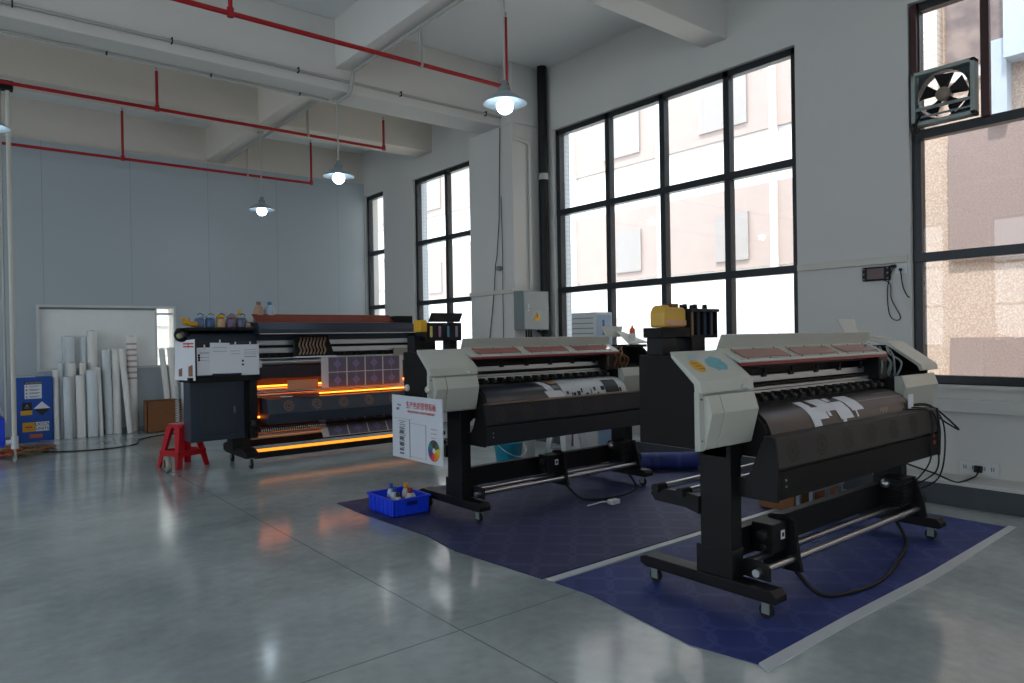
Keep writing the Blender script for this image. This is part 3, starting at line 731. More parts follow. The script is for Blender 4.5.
        MB().box(X(3.09), X(4.77), 1.80, 1.862, .853, .862).build('front_lip', mat('bronze_lip', (150,125,105), .35, .5), t)
    # fan heater bar and box below
    MB().prism([(1.87,.855),(1.806,.848),(1.792,.705),(1.87,.70)], 3.05, X(4.95)).build('fan_bar', M_mesh if variant == 'F' else mat('fan_bar_navy', (27,32,41), .5), t, .003)
    nf = 7
    for i in range(nf):
        cx = X(3.19 + i*(4.86-3.19)/(nf-1)); v = []
        fr = MB()
        def F(r, a, off): 
            yy = 1.799 - off; 
            return (cx+r*math.cos(a), yy - .0+ (r*math.sin(a))*.098, .778+r*math.sin(a))
        def annulus(r0, r1, a0, a1, off, m=8):
            vs = []
            for j in range(m+1):
                a = a0+(a1-a0)*j/m; vs += [F(r0,a,off), F(r1,a,off)]
            fr.add(vs, [(2*j,2*j+1,2*j+3,2*j+2) for j in range(m)])
        for (r0, r1) in ((.044,.053),(.028,.035),(.0,.014)):
            for s in range(4): annulus(r0, r1, s*PI/2+.08, (s+1)*PI/2-.08, .0015)
        fr.build('fan_grille', mat('fan_disc_dark', (30,24,21), .6, 0, .3, 80) if variant == 'F' else mat('fan_disc_brown', (62,52,46), .6, 0, .3, 80), t)
    MB().prism([(2.04,.63),(1.94,.64),(1.90,.688),(1.80,.688),(1.795,.555),(2.04,.548)], 3.05, X(4.95)).build('heater_box', M_dark if variant == 'F' else mat('heater_navy', (22,26,34), .5), t, .004)
    MB().box(3.052, X(4.948), 1.815, 1.88, .686, .704).build('slot', M_rub, t)
    for lx in (3.032, X(4.952)):
        MB().prism([(1.79,.55),(1.785,.70),(1.80,.85),(1.845,.86),(1.87,.83),(1.93,.68),(1.96,.645),(2.08,.64),(2.08,.55)], lx, lx+.016).build('end_plate', M_black, t, .002)
    for zz in (.645,.615): MB().cyl((3.12,1.80,zz),(3.12,1.793,zz),.006,n=8).build('screw', M_grey, t)
    # raised lid with three windows
    x1 = X(4.74) if variant == 'F' else X(4.83)
    lid = MB().prism([(2.015,1.205),(2.02,1.215),(2.145,1.275),(2.118,1.345),(2.126,1.348),(2.157,1.270),(2.02,1.200)], 3.09, x1)
    lid = lid.build('lid', M_beige, t, .002)
    wl = (x1-3.09)
    for i in range(3):
        a = 3.09 + wl*(.045+i*.32); b = a + wl*.27
        def Q(x, s, off=.0035): return (x, 2.02+.125*s-off*.43, 1.215+.06*s+off*.9)
        MB().slab([Q(a,.16), Q(b,.16), Q(b,.78), Q(a,.78)], (0,0,.002)).build('lid_window', M_window, lid)
        for xx in (a+.02,(a+b)/2,b-.02): MB().cyl(Q(xx,.08,0), Q(xx,.08,.004), .004, n=6).cyl(Q(xx,.88,0), Q(xx,.88,.004), .004, n=6).build('screw', M_dark, lid)
    MB().box(3.09, x1, 2.010, 2.022, 1.187, 1.200).build('lid_edge', mat('red_lip', (140,30,45), .4), lid)
    MB().prism([(2.15,1.27),(2.30,1.24),(2.30,1.22),(2.14,1.24)], 3.09, X(4.80)).build('hood', M_black, t)
    # service cover standing open at the right end
    if variant == 'M': fa, fb_, fc_, fd = 4.88, 5.20, 4.92, 5.12
    else: fa, fb_, fc_, fd = 4.80, 5.06, 4.84, 5.02
    MB().slab([(fa,2.37,1.44),(fb_,2.37,1.44),(fd,2.33,1.335),(fc_,2.33,1.335)], (0,.008,0)).build('service_flap', M_beige if variant == 'M' else mat('clear_flap', (190,196,192), .3), t)
    if variant == 'M':
        MB().slab([(5.06,2.33,1.385),(5.17,2.33,1.375),(5.28,2.12,1.272),(4.99,2.12,1.268)], (0,0,.010)).build('service_cover', M_beige, t, .002)
        MB().box(5.0,5.26,2.12,2.34,1.235,1.262).build('cover_tray', M_dark, t, .003)
        MB().box(5.05,5.15,2.118,2.122,1.262,1.27).build('white_slot', M_white, t)
    else:
        MB().slab([(5.02,2.35,1.345),(5.06,2.35,1.345),(5.30,2.32,1.31),(5.12,2.30,1.29)], (0,.01,0)).build('service_cover', M_beige, t, .002)
    # ink supply on the left housing
    if variant == 'F':
        MB().box(2.73,2.84,2.21,2.31,1.25,1.335).build('tank_post', M_black, t, .003)
        MB().box(2.95,3.06,2.20,2.30,1.25,1.335).build('tank_post', M_black, t, .003)
        MB().prism([(2.82,1.25),(2.82,1.29),(2.97,1.25)], 2.28, 2.32, 'y').build('gusset', M_black, t)
        MB().box(2.715,2.935,2.20,2.32,1.335,1.385).build('shelf', M_dark, t, .003)
        r = MB().box(2.94,3.17,2.20,2.36,1.33,1.345).box(2.935,3.175,2.19,2.37,1.465,1.48).box(2.94,3.17,2.35,2.36,1.33,1.47)
        for i in range(5): r.box(2.94+i*.055,2.95+i*.055,2.20,2.35,1.33,1.47)
        r = r.build('ink_rack', M_black, t, .002)
        for i, c in enumerate(((150,120,90),(60,60,80),(55,70,105),(95,95,110))):
            MB().box(2.953+i*.055,2.992+i*.055,2.22,2.34,1.345,1.462).build('ink_bottle', mat('ink_%d' % i, c, .3), r)
            MB().box(2.962+i*.055,2.970+i*.055,2.217,2.22,1.352,1.45).build('level_strip', mat('strip_%d' % i, (200,195,170), .4), r)
        for i in range(5): MB().lathe([(0,.025),(.012,.025),(.015,0)], (2.96+i*.042,2.25+.05*(i%2),1.48), 10).build('bottle_cap', M_dark, r)
    else:
        MB().box(2.74,2.80,2.26,2.36,1.25,1.37).build('tank_post', M_black, t, .003)
        MB().box(3.05,3.12,2.24,2.34,1.25,1.33).build('tank_post', M_black, t, .003)
        r = MB().box(2.82,3.15,2.22,2.36,1.33,1.47).build('ink_rack', M_black, t, .003)
        MB().prism([(2.835,1.475),(2.865,1.545),(3.15,1.545),(3.12,1.475)], 2.20, 2.215, 'y').build('rack_lid', M_black, r, .002)
        for i, c in enumerate(((205,190,110),(150,110,140),(70,120,150),(130,130,150))):
            xx = 2.855+i*.078
            MB().box(xx,xx+.022,2.213,2.221,1.36,1.445).build('level_strip', mat('mstrip_%d' % i, c, .4), r, .004)
        MB().box(2.76,2.82,2.20,2.30,1.40,1.49).build('side_pouch', M_yel, r, .008)
    # cables
    if variant == 'F':
        cb = MB()
        cb.tube(sm([(4.60,1.90,.862),(4.72,1.82,.858),(4.80,1.785,.83),(4.815,1.78,.70),(4.82,1.80,.52),(4.86,1.90,.38)]), .005, 6)
        cb.tube(sm([(4.65,1.92,.865),(4.80,1.83,.860),(4.88,1.785,.80),(4.89,1.775,.62),(4.92,1.80,.45),(4.90,1.93,.34)]), .005, 6)
        cb.tube(sm([(4.75,1.90,.87),(4.93,1.84,.86),(4.985,1.78,.76),(4.975,1.77,.55),(4.95,1.80,.40),(4.95,1.9,.32)]), .005, 6)
        cb.tube(sm([(4.80,1.92,.87),(5.0,1.86,.86),(5.16,1.75,.70),(5.05,1.80,.76),(4.97,1.86,.84)]), .006, 6)
        cb.build('cable', M_rub, t)
        MB().tube(sm([(4.76,1.99,.55),(4.84,1.97,.50),(4.95,1.95,.46),(5.25,1.92,.37),(5.6,1.95,.27),(5.9,2.0,.21),(6.15,2.0,.205),(6.22,1.99,.22),(6.25,1.99,.25)]), .006, 6).build('power_cable', M_rub, t)
        MB().tube(sm([(3.40,1.93,.14),(3.42,1.80,.03),(3.60,1.72,.015),(3.9,1.70,.015),(4.3,1.78,.015),(4.7,1.90,.02),(4.8,2.0,.12)]), .011, 6).build('hose', M_rub, t)
        MB().box(4.86,4.89,1.794,1.797,.675,.684).box(4.86,4.885,1.789,1.797,.63,.65).build('switch', mat('red_switch', (170,30,25), .4), t)
    else:
        MB().tube(sm([(3.96,1.93,.14),(4.0,1.78,.03),(4.2,1.68,.015),(4.5,1.70,.015),(4.75,1.85,.02),(4.8,2.0,.12)]), .010, 6).build('hose', M_rub, t)
    return t
printer((2.68, 1.8, 0), 0, 1.0, 'nearest large printer, light grey end covers, dark media with white paper scraps', 'F')
printer((2.70, 4.12, 0), math.radians(.5), .945, 'middle large printer with printed white film, board hanging on its left end', 'M')

# yellow ink jug on the shelf of the nearest printer
t = thing('ink_jug', 'yellow ink jug on the shelf above the nearest printer, left end', 'jug', (2.83, 2.27, 1.386))
MB().prism([(2.755,1.3865),(2.932,1.3865),(2.932,1.47),(2.92,1.485),(2.81,1.485),(2.79,1.50),(2.77,1.485),(2.755,1.46)], 2.22, 2.31, 'y').build('body', mat('jug_yellow', (205,160,60), .4), t, .01)
for i in range(3): MB().lathe([(0,.022),(.014,.022),(.016,.0)], (2.83+i*.04,2.27,1.484), 12).build('cap', M_brown, t)
MB().box(2.77,2.925,2.214,2.22,1.395,1.42).build('label_band', mat('jug_band', (200,150,120), .5), t)

# ------------------------------------------------------------------ board hanging on the middle printer
t = thing('notice_board', 'white hanging notice board with red heading and colour wheel', 'board', (2.625, 4.35, .48))
y0, y1, zb, zt = 4.01, 4.69, .475, .935
MB().box(2.62, 2.632, y0, y1, zb, zt).build('panel', mat('board_white', (206,210,220), .5), t, .003)
FM = lambda y, z: frame((2.618, y, z), (0,-1,0), (0,0,1))
text('heading', '生产色彩管理看板', .055, FM(4.28, .868), M_inkred, t, xs=.92)
text('subheading', 'PRODUCTION COLOR STANDARD', .024, FM(4.28, .823), M_inkred, t, xs=.95)
text('small_print', 'Vision', .02, FM(4.58, .865), mat('blue_ink', (70,70,150), .6, 0, 0), t)
text('small_print', '标准', .022, FM(4.60, .835), M_ink, t)
for a, b, c, d in ((4.66,4.40,.765,.767),(4.44,4.43,.49,.765),(4.22,4.215,.50,.74),(4.43,4.21,.74,.742),(4.43,4.21,.50,.502)):
    MB().box(2.6185,2.6195,min(a,b),max(a,b),c,d).build('printed_line', M_grey, t)
rnd = random.Random(2)
for i in range(16):
    zz = .745-.013*i; MB().box(2.6185,2.6195,4.52-rnd.uniform(0,.03),4.57+rnd.uniform(0,.02),zz,zz+.006).build('printed_line', M_grey, t)
for zz, h in ((.69,.012),(.655,.03),(.61,.03),(.565,.03),(.53,.02),(.505,.015)):
    MB().box(2.618,2.619,4.52,4.58,zz,zz+h*.8).build('photo_block', mat('photo_grey', (90,92,96), .6, 0, .5, 90), t)
for i in range(4): MB().box(2.6185,2.6195,4.07+.01*i,4.15,.72-.03*i,.724-.03*i).build('printed_line', M_inkred if i < 2 else M_grey, t)
wcs = [(60,60,60),(60,110,60),(210,190,40),(220,150,40),(215,110,40),(190,60,60),(120,50,110),(50,80,140),(40,130,120),(90,60,70)]
wheel = MB(); 
for i, c in enumerate(wcs):
    a0, a1 = PI/2-2*PI*i/10, PI/2-2*PI*(i+1)/10; vs = []
    for j in range(5):
        a = a0+(a1-a0)*j/4; vs += [(2.6182, 4.115-.018*math.cos(a), .575+.018*math.sin(a)), (2.6182, 4.115-.075*math.cos(a), .575+.075*math.sin(a))]
    wheel.cm = i; wheel.add(vs, [(2*j,2*j+1,2*j+3,2*j+2) for j in range(4)])
wheel.build('colour_wheel', [mat('wheel_%d' % i, c, .6, 0, 0) for i, c in enumerate(wcs)], t)
for yy in (4.58, 4.29):
    MB().lathe([(0,-.022),(.02,-.022),(.026,-.012),(.026,.0)], (2.674+.022,yy,.985), 18, 'x').build('magnet_hook', M_pvc, t)
    MB().tube([(2.655,yy,.975),(2.64,yy,.94),(2.625,yy,.905)], .003, 5).build('string', M_ink, t)

# ------------------------------------------------------------------ the rear printer with infrared dryer
t = thing('dryer_printer', 'rear navy printer with orange glowing dryer and purple patterned print', 'printer', (2.5, 7.8, 0))
R = t
xr = 5.0
MB().box(2.42,2.60,7.82,8.02,.17,.95).build('leg', M_black, R, .004)
MB().box(4.80,4.98,7.82,8.02,.17,.95).build('leg', M_black, R, .004)
for lx in (2.46, 4.82):
    MB().prism([(7.50,.13),(7.50,.17),(7.62,.21),(8.20,.23),(8.30,.20),(8.30,.13),(8.2,.11),(7.55,.11)], lx, lx+.13).build('foot', M_black, R, .006)
    for yy in (7.55, 8.18): caster(R, lx+.065, yy, .125, .05)
cab = MB().box(1.99,2.545,7.80,8.06,.305,.93).build('cabinet', M_navy, R, .006)
d = MB().box(2.09,2.47,7.792,7.80,.36,.87).build('cabinet_door', mat('door_navy', (44,51,62), .4, .1), cab, .003)
MB().box(2.425,2.445,7.784,7.792,.585,.655).build('door_lock', M_steel, d)
MB().box(1.96,2.70,7.72,8.10,.93,.985).build('shelf_lip', M_dark, R, .004)
MB().prism([(8.1,.985),(7.78,.985),(7.76,1.34),(7.80,1.44),(7.95,1.47),(8.1,1.47)], 1.97, 2.68).build('end_housing', M_navy, R, .006)
MB().box(2.05,2.62,7.757,7.762,1.18,1.36).build('display_recess', mat('recess_navy', (34,38,48), .4), R)
MB().box(1.95,2.72,7.70,8.15,1.47,1.505).build('top_tray', M_black, R, .004)
# hood
MB().prism([(7.62,1.435),(7.62,1.48),(7.70,1.555),(8.0,1.57),(8.0,1.43),(7.66,1.43)], 2.66, 4.62).build('hood', M_navy, R, .006)
MB().box(2.66,4.62,7.612,7.622,1.428,1.436).build('hood_edge', M_alu, R)
MB().slab([(2.68,7.76,1.56),(4.40,7.76,1.56),(4.40,7.92,1.655),(2.68,7.92,1.655)], (0,.01,.0)).build('visor', mat('amber_visor', (128,48,30), .25, 0, .25, 3), R)
MB().box(4.40,4.64,7.74,7.96,1.555,1.64).build('hood_end', M_dark, R, .004)
MB().slab([(2.35,7.80,1.507),(2.66,7.80,1.507),(2.66,7.92,1.56),(2.35,7.92,1.56)], (0,.01,0)).build('visor', mat('amber_visor', (128,48,30), .25, 0, .25, 3), R)
# print zone
MB().box(2.60,4.85,7.98,8.15,.95,1.44).build('beam_body', mat('inner_blue', (56,66,80), .4, .2), R)
MB().box(2.69,4.78,7.93,7.97,1.305,1.36).box(2.69,4.78,7.91,7.95,1.215,1.275).build('rail', M_alu, R, .004)
MB().box(2.69,4.78,7.93,7.96,1.283,1.298).build('belt', M_black, R)
for i in range(26):
    xx = 2.74+i*.077; MB().cyl((xx-.02,7.885,1.188),(xx+.02,7.885,1.188), .022, n=10).box(xx-.012,xx+.012,7.88,7.93,1.188,1.21).build('pinch_roller', M_rub, R)
MB().box(2.68,4.78,7.86,7.95,1.15,1.163).build('silver_strip', M_alu, R)
MB().cyl((2.70,7.80,1.115),(4.72,7.80,1.115), .028, n=20).build('front_roller', M_steel, R)
MB().lathe([(0,-.02),(.035,-.02),(.045,0),(.045,.03),(0,.03)], (2.70,7.80,1.10), 16, 'x').build('roller_end', M_white, R)
MB().prism([(7.80,1.085),(7.78,1.06),(7.80,.93),(7.98,.93),(7.98,1.10)], 2.66, 4.85).build('apron', mat('dark_apron', (48,40,44), .4), R, .006)
car = MB().prism([(3.12,1.17),(3.12,1.38),(3.16,1.41),(3.52,1.41),(3.60,1.19),(3.60,1.17)], 7.80, 7.86, 'y').build('carriage', M_black, R, .004)
MB().box(3.13,3.62,7.78,7.88,1.155,1.172).build('carriage_lip', M_paper, car)
for i in range(8):
    xx = 3.17+.042*i; tb = MB()
    tb.tube(sm([(xx,7.79,1.19),(xx+.015,7.775,1.24),(xx-.008,7.77,1.30),(xx+.012,7.775,1.36),(xx+.02,7.79,1.385)]), .011, 6)
    tb.build('ink_tube', mat('tube_bronze', (150,125,105), .3, .5), car)
MB().box(4.74,4.98,7.74,8.12,.97,1.46).build('right_housing', M_dark, R, .006)
MB().box(4.42,4.62,7.84,7.86,1.10,1.24).build('label_plate', mat('plate_tan', (150,145,130), .5), R)
# printed media: a pale sheet with purple motifs
def print_material():
    m = bpy.data.materials.new('purple_print'); m.use_nodes = True
    nt = m.node_tree; N = nt.nodes; L = nt.links; b = N['Principled BSDF']
    tc = N.new('ShaderNodeTexCoord'); sp = N.new('ShaderNodeSeparateXYZ'); L.new(tc.outputs['UV'], sp.inputs[0])
    def mt(op, a, bb=None):
        n = N.new('ShaderNodeMath'); n.operation = op
        for i, q in enumerate((a, bb)):
            if q is None: continue
            if hasattr(q, 'links'): L.new(q, n.inputs[i])
            else: n.inputs[i].default_value = q
        return n.outputs[0]
    fx = mt('SUBTRACT', mt('FRACT', mt('MULTIPLY', sp.outputs[0], 4.0)), .5)
    fy = mt('SUBTRACT', mt('FRACT', mt('MULTIPLY', sp.outputs[1], 2.0)), .5)
    ax, ay = mt('ABSOLUTE', fx), mt('ABSOLUTE', fy)
    edge = mt('MAXIMUM', mt('GREATER_THAN', ax, .47), mt('GREATER_THAN', ay, .478))
    d = mt('ADD', mt('MULTIPLY', ax, 1.2), ay)
    dia = mt('LESS_THAN', mt('ABSOLUTE', mt('SUBTRACT', d, .17)), .09)
    st = mt('LESS_THAN', ax, .022)
    mot = mt('MAXIMUM', dia, st)
    m1 = N.new('ShaderNodeMix'); m1.data_type = 'RGBA'; m1.inputs[6].default_value = lin((98,90,104)); m1.inputs[7].default_value = lin((122,112,156)); L.new(mot, m1.inputs[0])
    m2 = N.new('ShaderNodeMix'); m2.data_type = 'RGBA'; m2.inputs[7].default_value = lin((200,196,205)); L.new(m1.outputs[2], m2.inputs[6]); L.new(edge, m2.inputs[0])
    L.new(m2.outputs[2], b.inputs['Base Color']); b.inputs['Roughness'].default_value = .5
    return m
M_print = print_material()
def uvsheet(q, nx, ny, name, u0=0, u1=1, v0=0, v1=1):
    m = MB(); 
    a, b, c, d = [Vector(p) for p in q]
    for j in range(ny+1):
        for i in range(nx+1):
            s, v = i/nx, j/ny; m.v.append(tuple((a*(1-s)+b*s)*(1-v)+(d*(1-s)+c*s)*v))
    for j in range(ny):
        for i in range(nx):
            k = j*(nx+1)+i; m.f.append((k,k+1,k+nx+2,k+nx+1)); m.m.append(0); m.sm.append(True)
    o = m.build(name, M_print, R)
    uv = o.data.uv_layers.new(name='UVMap'); og = Vector(ORG[R.name])
    for p in o.data.polygons:
        for li in p.loop_indices:
            co = o.data.vertices[o.data.loops[li].vertex_index].co + og
            s = (co.x-a.x)/(b.x-a.x); v = (co-a).dot(d-a)/(d-a).length_squared
            uv.data[li].uv = (u0+(u1-u0)*s, v0+(v1-v0)*v)
    return o
MB().box(3.42,4.50,7.768,7.772,.80,1.15).build('media', mat('media_white', (200,196,196), .6), R)
uvsheet([(3.50,7.765,.80),(4.46,7.765,.80),(4.46,7.765,1.147),(3.50,7.765,1.147)], 4, 4, 'print', 0, 1, .05, .95)
MB().prism([(7.86,.50),(7.862,.50),(7.702,.23),(7.70,.23)], 3.40, 4.55).build('media', mat('media_white', (200,196,196), .6), R)
uvsheet([(3.47,7.695,.235),(4.50,7.695,.235),(4.50,7.855,.495),(3.47,7.855,.495)], 4, 4, 'print', 0, 1, .0, 1)
# dryer
M_glow = mat('dryer_glow', (255,120,40), .5, 0, 0, emit=(255,120,30), estr=8)
M_glow2 = mat('dryer_strip', (255,150,50), .5, 0, 0, emit=(255,150,40), estr=1.3)
fb = MB().prism([(7.84,.735),(7.60,.715),(7.55,.56),(7.58,.445),(7.84,.44)], 2.72, 4.90).build('fan_bar', M_navy, R, .008)
for i in range(5):
    cx = 2.95+i*.325; fr = MB()
    for r0, r1 in ((.044,.056),(.020,.030)):
        vs = []
        for j in range(19):
            a = 2*PI*j/18; vs += [(cx+r0*math.cos(a), 7.5735-.29*r0*math.sin(a)*-1-.002, .638+r0*math.sin(a)), (cx+r1*math.cos(a), 7.5735+.29*r1*math.sin(a)-.002, .638+r1*math.sin(a))]
        fr.add(vs, [(2*j,2*j+1,2*j+3,2*j+2) for j in range(18)])
    fr.build('fan_grille', mat('rear_fan', (128,98,80), .6, 0, .2, 80), fb)
MB().box(2.90,3.02,7.63,7.70,.729,.735).build('paper_tag', M_paper, fb)
MB().cyl((2.60,7.90,.845),(4.80,7.90,.845), .009, n=14).build('heater_or_fill_lamp', M_glow, R)
MB().cyl((2.60,7.93,.80),(4.80,7.93,.80), .03, n=14).cyl((2.60,7.9,.74),(4.8,7.9,.74), .02, n=12).build('roller', M_steel, R)
MB().box(2.60,4.80,8.02,8.03,.45,.95).build('reflector', mat('reflector', (90,66,52), .5, .3), R)
MB().box(2.60,4.80,8.0,8.01,.17,.50).build('rear_panel', M_dark, R)
MB().cyl((3.36,7.70,.745),(4.75,7.70,.745), .006, n=8).build('heater_or_fill_lamp', M_glow, R)  # added glowing rod, lights the bottom of the print orange from in front
MB().cyl((2.62,7.80,.78),(4.78,7.80,.78), .014, n=12).build('tie_rod', M_steel, R)
MB().box(3.05,3.42,7.86,7.87,.76,.90).build('heat_plate', mat('heat_plate', (215,150,110), .5, 0), R)
MB().cyl((2.60,7.95,.50),(4.80,7.95,.50), .010, n=12).build('heater_or_fill_lamp', M_glow, R)
sp_ = MB()
sp_.cyl((2.62,7.72,.375),(4.78,7.72,.375), .024, n=14).build('spring_roller', M_dark, R)
sp_ = MB(); pts = [(2.68+.0025*i, 7.72+.032*math.cos(i*.65), .375+.032*math.sin(i*.65)) for i in range(300)]
sp_.tube(pts, .005, 5).build('spring', M_steel, R)
MB().cyl((2.62,7.86,.30),(4.78,7.86,.30), .035, n=16).build('roller', M_alu, R)
MB().box(2.60,4.80,7.64,7.70,.155,.178).build('dryer_strip', M_glow2, R)
MB().box(2.58,4.85,7.60,7.74,.09,.155).build('lower_bar', M_black, R, .004)
MB().box(2.58,2.66,7.72,7.98,.30,.93).build('inner_bracket', M_black, R, .004)
MB().cyl((2.62,7.70,.44),(2.62,7.70,.50), .05, n=16).build('brake', M_black, R)

# papers hanging on the rear printer's left housing
def paper(x0, x1, z0, z1, y, label, lines, tilt=0, marks=()):
    t = thing('paper_sheet', label, 'paper', ((x0+x1)/2, y, z0), group='papers taped to the rear printer')
    MB().slab([(x0,y,z0),(x1,y,z0+tilt),(x1,y,z1+tilt),(x0,y,z1)], (0,.002,0)).build('sheet', M_paper, t)
    for zz in lines: MB().box(x0+.03,x1-.03,y-.0012,y-.0002,zz,zz+.004).build('printed_line', M_grey, t)
    for (mx_, mz_) in marks: MB().lathe([(0,-.0012),(.012,-.0012),(.012,-.0002)], (mx_,y,mz_), 12, 'y').build('printed_dot', M_ink, t)
    MB().box((x0+x1)/2-.008,(x0+x1)/2+.008,y-.004,y-.002,z1-.02,z1+.03).build('clip', M_white, t)
paper(2.05,2.20,1.005,1.295,7.745,'white sheet with three dark dots, leftmost on the printer front',(1.24,1.23,1.19,1.16),0,((2.07,1.215),(2.07,1.19),(2.07,1.165)))
paper(2.18,2.38,1.02,1.345,7.738,'curling white sheet second from left on the rear printer',(1.29,1.25),-.006)
paper(2.36,2.52,1.015,1.32,7.742,'white sheet with few lines beside the curling sheet',(1.25,1.22),0)
paper(2.50,2.69,.99,1.32,7.735,'white sheet with two dark dots, rightmost on the printer front',(1.26,1.235,1.215,1.19,1.185),0,((2.515,1.145),(2.515,1.105)))
t = thing('paper_folder', 'white leaflet rack hanging out at the rear printer left corner', 'leaflet', (1.88,7.78,1.0), group='papers taped to the rear printer')
MB().slab([(1.87,7.90,.965),(2.02,7.70,.955),(2.02,7.70,1.385),(1.88,7.90,1.36)], (.002,.003,0)).build('sheet', M_paper, t)
MB().slab([(1.935,7.81,1.30),(2.01,7.71,1.30),(2.01,7.71,1.315),(1.935,7.81,1.315)], (-.001,-.001,0)).slab([(1.935,7.81,1.33),(2.01,7.71,1.33),(2.01,7.71,1.345),(1.935,7.81,1.345)], (-.001,-.001,0)).build('red_heading', M_inkred, t)
for pq in ([(1.97,7.763,1.0),(2.0,7.723,1.0),(2.0,7.723,1.12),(1.97,7.763,1.10)], [(1.90,7.858,1.0),(1.925,7.825,1.0),(1.925,7.825,1.09),(1.90,7.858,1.07)]):
    MB().slab(pq, (-.001,-.001,0)).build('picture', mat('brown_picture', (130,90,70), .6, 0, .4, 40), t)
t = thing('tape_dispenser', 'black round tape holder at the left end of the tray', 'holder', (1.93,7.85,1.36))
MB().lathe([(.03,-.03),(.07,-.03),(.075,0),(.07,.03),(.03,.03),(.03,-.03)], (1.925,7.82,1.43), 20, 'y').build('ring', M_black, t)
MB().lathe([(0,-.012),(.028,-.012),(.028,.012),(0,.012)], (1.895,7.80,1.42), 16, 'y').build('clear_core', mat('clear_core', (170,175,140), .2), t)
# ink jars on the tray
jc = [(1.02,(90,112,145),'slate blue'),(0,(72,96,135),'blue'),(0,(196,160,118),'tan'),(0,(112,96,128),'purple'),(0,(92,102,122),'grey blue')]
for i, (q, c, nm) in enumerate(jc):
    x = 2.10+i*.108
    t = thing('ink_jar', ['pale blue ink jar, leftmost on the tray','deeper blue ink jar on the tray','tan ink jar, middle of the row on the tray','purple ink jar on the tray','grey ink jar, rightmost of the five on the tray'][i], 'jar', (x,7.82,1.506), group='round ink jars on the rear printer tray')
    MB().lathe([(0,0),(.046,0),(.050,.01),(.050,.082),(.040,.095),(0,.10)], (x,7.82,1.506), 20).build('jar', mat('jar_%d' % i, c, .3), t)
    MB().lathe([(.04,.10),(.046,.10),(.046,.125),(.04,.13),(0,.13)], (x,7.82,1.506), 16).build('lid', [M_lblue,M_lblue,M_yel,mat('mauve',(150,120,130),.5),M_lblue][i], t)
    MB().tube([(x-.03,7.80,1.63),(x,7.79,1.655),(x+.04,7.80,1.635)], .005, 5).build('tube', M_brown if i % 2 else M_dark, t)
t = thing('yellow_glove', 'crumpled yellow glove at the left end of the tray', 'glove', (2.01,7.76,1.506))
g = MB().tube([(1.93,7.74,1.56),(1.97,7.75,1.55),(2.03,7.76,1.535),(2.06,7.77,1.54)], .026, 8).tube([(1.93,7.74,1.565),(1.90,7.735,1.60)], .012, 6).tube([(1.95,7.75,1.57),(1.93,7.745,1.61)], .012, 6).tube([(1.98,7.74,1.565),(1.975,7.73,1.60)], .011, 6)
g.build('fabric', M_yel, t)
t = thing('amber_bottle', 'amber cone-shaped bottle at the left end of the hood', 'bottle', (2.62,7.98,1.57))
MB().lathe([(0,-.06),(.085,-.06),(.088,-.01),(.06,.06),(.02,.10),(.012,.115),(0,.115)], (2.57,7.98,1.566), 20).build('body', mat('amber', (190,150,95), .3), t)
MB().lathe([(0,.14),(.015,.14),(.016,.11)], (2.57,7.98,1.566), 12).build('cap', M_yel, t)
for x, c, cap, lab in ((2.775,(165,135,108),(120,95,80),'brown bottle standing on the rear printer hood'),(2.90,(160,175,190),(60,110,160),'pale bottle with blue cap standing on the rear printer hood')):
    t = thing('ink_bottle', lab, 'bottle', (x,7.95,1.575), group='two bottles on the rear printer hood')
    MB().lathe([(0,0),(.058,0),(.062,.01),(.062,.12),(.045,.165),(.022,.185),(.022,.20),(0,.20)], (x,7.965,1.572), 20).build('body', mat('bottle_%d' % int(x*100), c, .3), t)
    MB().lathe([(0,.225),(.024,.225),(.026,.20),(.026,.19)], (x,7.965,1.572), 14).build('cap', mat('cap_%d' % int(x*100), cap, .4), t)

# ------------------------------------------------------------------ red stool
def stool(cx, cy, h, name, label, m, r0=.13, r1=.20):
    t = thing(name, label, 'stool', (cx, cy, 0))
    ol = [(r0*.75,-r0),(r0,-r0*.75),(r0,r0*.75),(r0*.75,r0),(-r0*.75,r0),(-r0,r0*.75),(-r0,-r0*.75),(-r0*.75,-r0)]
    MB().prism([(cx+a,cy+b) for a, b in ol], h-.045, h, 'z').build('seat', m, t, .012)
    for sx in (-1,1):
        for sy in (-1,1):
            w = .05
            def C(r, z, q): 
                return [(cx+sx*r, cy+sy*r, z),(cx+sx*(r-q), cy+sy*r, z),(cx+sx*(r-q), cy+sy*(r-.02), z),(cx+sx*(r-.02), cy+sy*(r-.02), z),(cx+sx*(r-.02), cy+sy*(r-q), z),(cx+sx*r, cy+sy*(r-q), z)]
            a, b = C(r0*.98,h-.04,.09), C(r1,0,w)
            n = 6
            MB().add(a+b, [tuple(range(n)), tuple(range(2*n-1,n-1,-1))]+[(i,(i+1)%n,(i+1)%n+n,i+n) for i in range(n)]).build('leg', m, t)
    z1_, z2_ = h*.27, h*.40
    r = r0 + (r1-r0)*.68
    MB().box(cx-r,cx+r,cy-r,cy-r+.015,z1_,z2_).box(cx-r,cx+r,cy+r-.015,cy+r,z1_,z2_).box(cx-r,cx-r+.015,cy-r,cy+r,z1_,z2_).box(cx+r-.015,cx+r,cy-r,cy+r,z1_,z2_).build('rail', m, t, .003)
    return t
stool(2.03, 8.28, .47, 'plastic_stool', 'red plastic stool standing beside the rear printer cabinet', M_redp, .12, .19).rotation_euler.z = .35
t = thing('tape_roll', 'roll of clear tape leaning on the red stool leg', 'tape roll', (1.80,8.02,0))
MB().lathe([(.05,-.025),(.085,-.025),(.085,.025),(.05,.025),(.05,-.025)], (1.80,7.98,.086), 24, 'x').build('tape', mat('clear_tape', (150,150,140), .2), t)
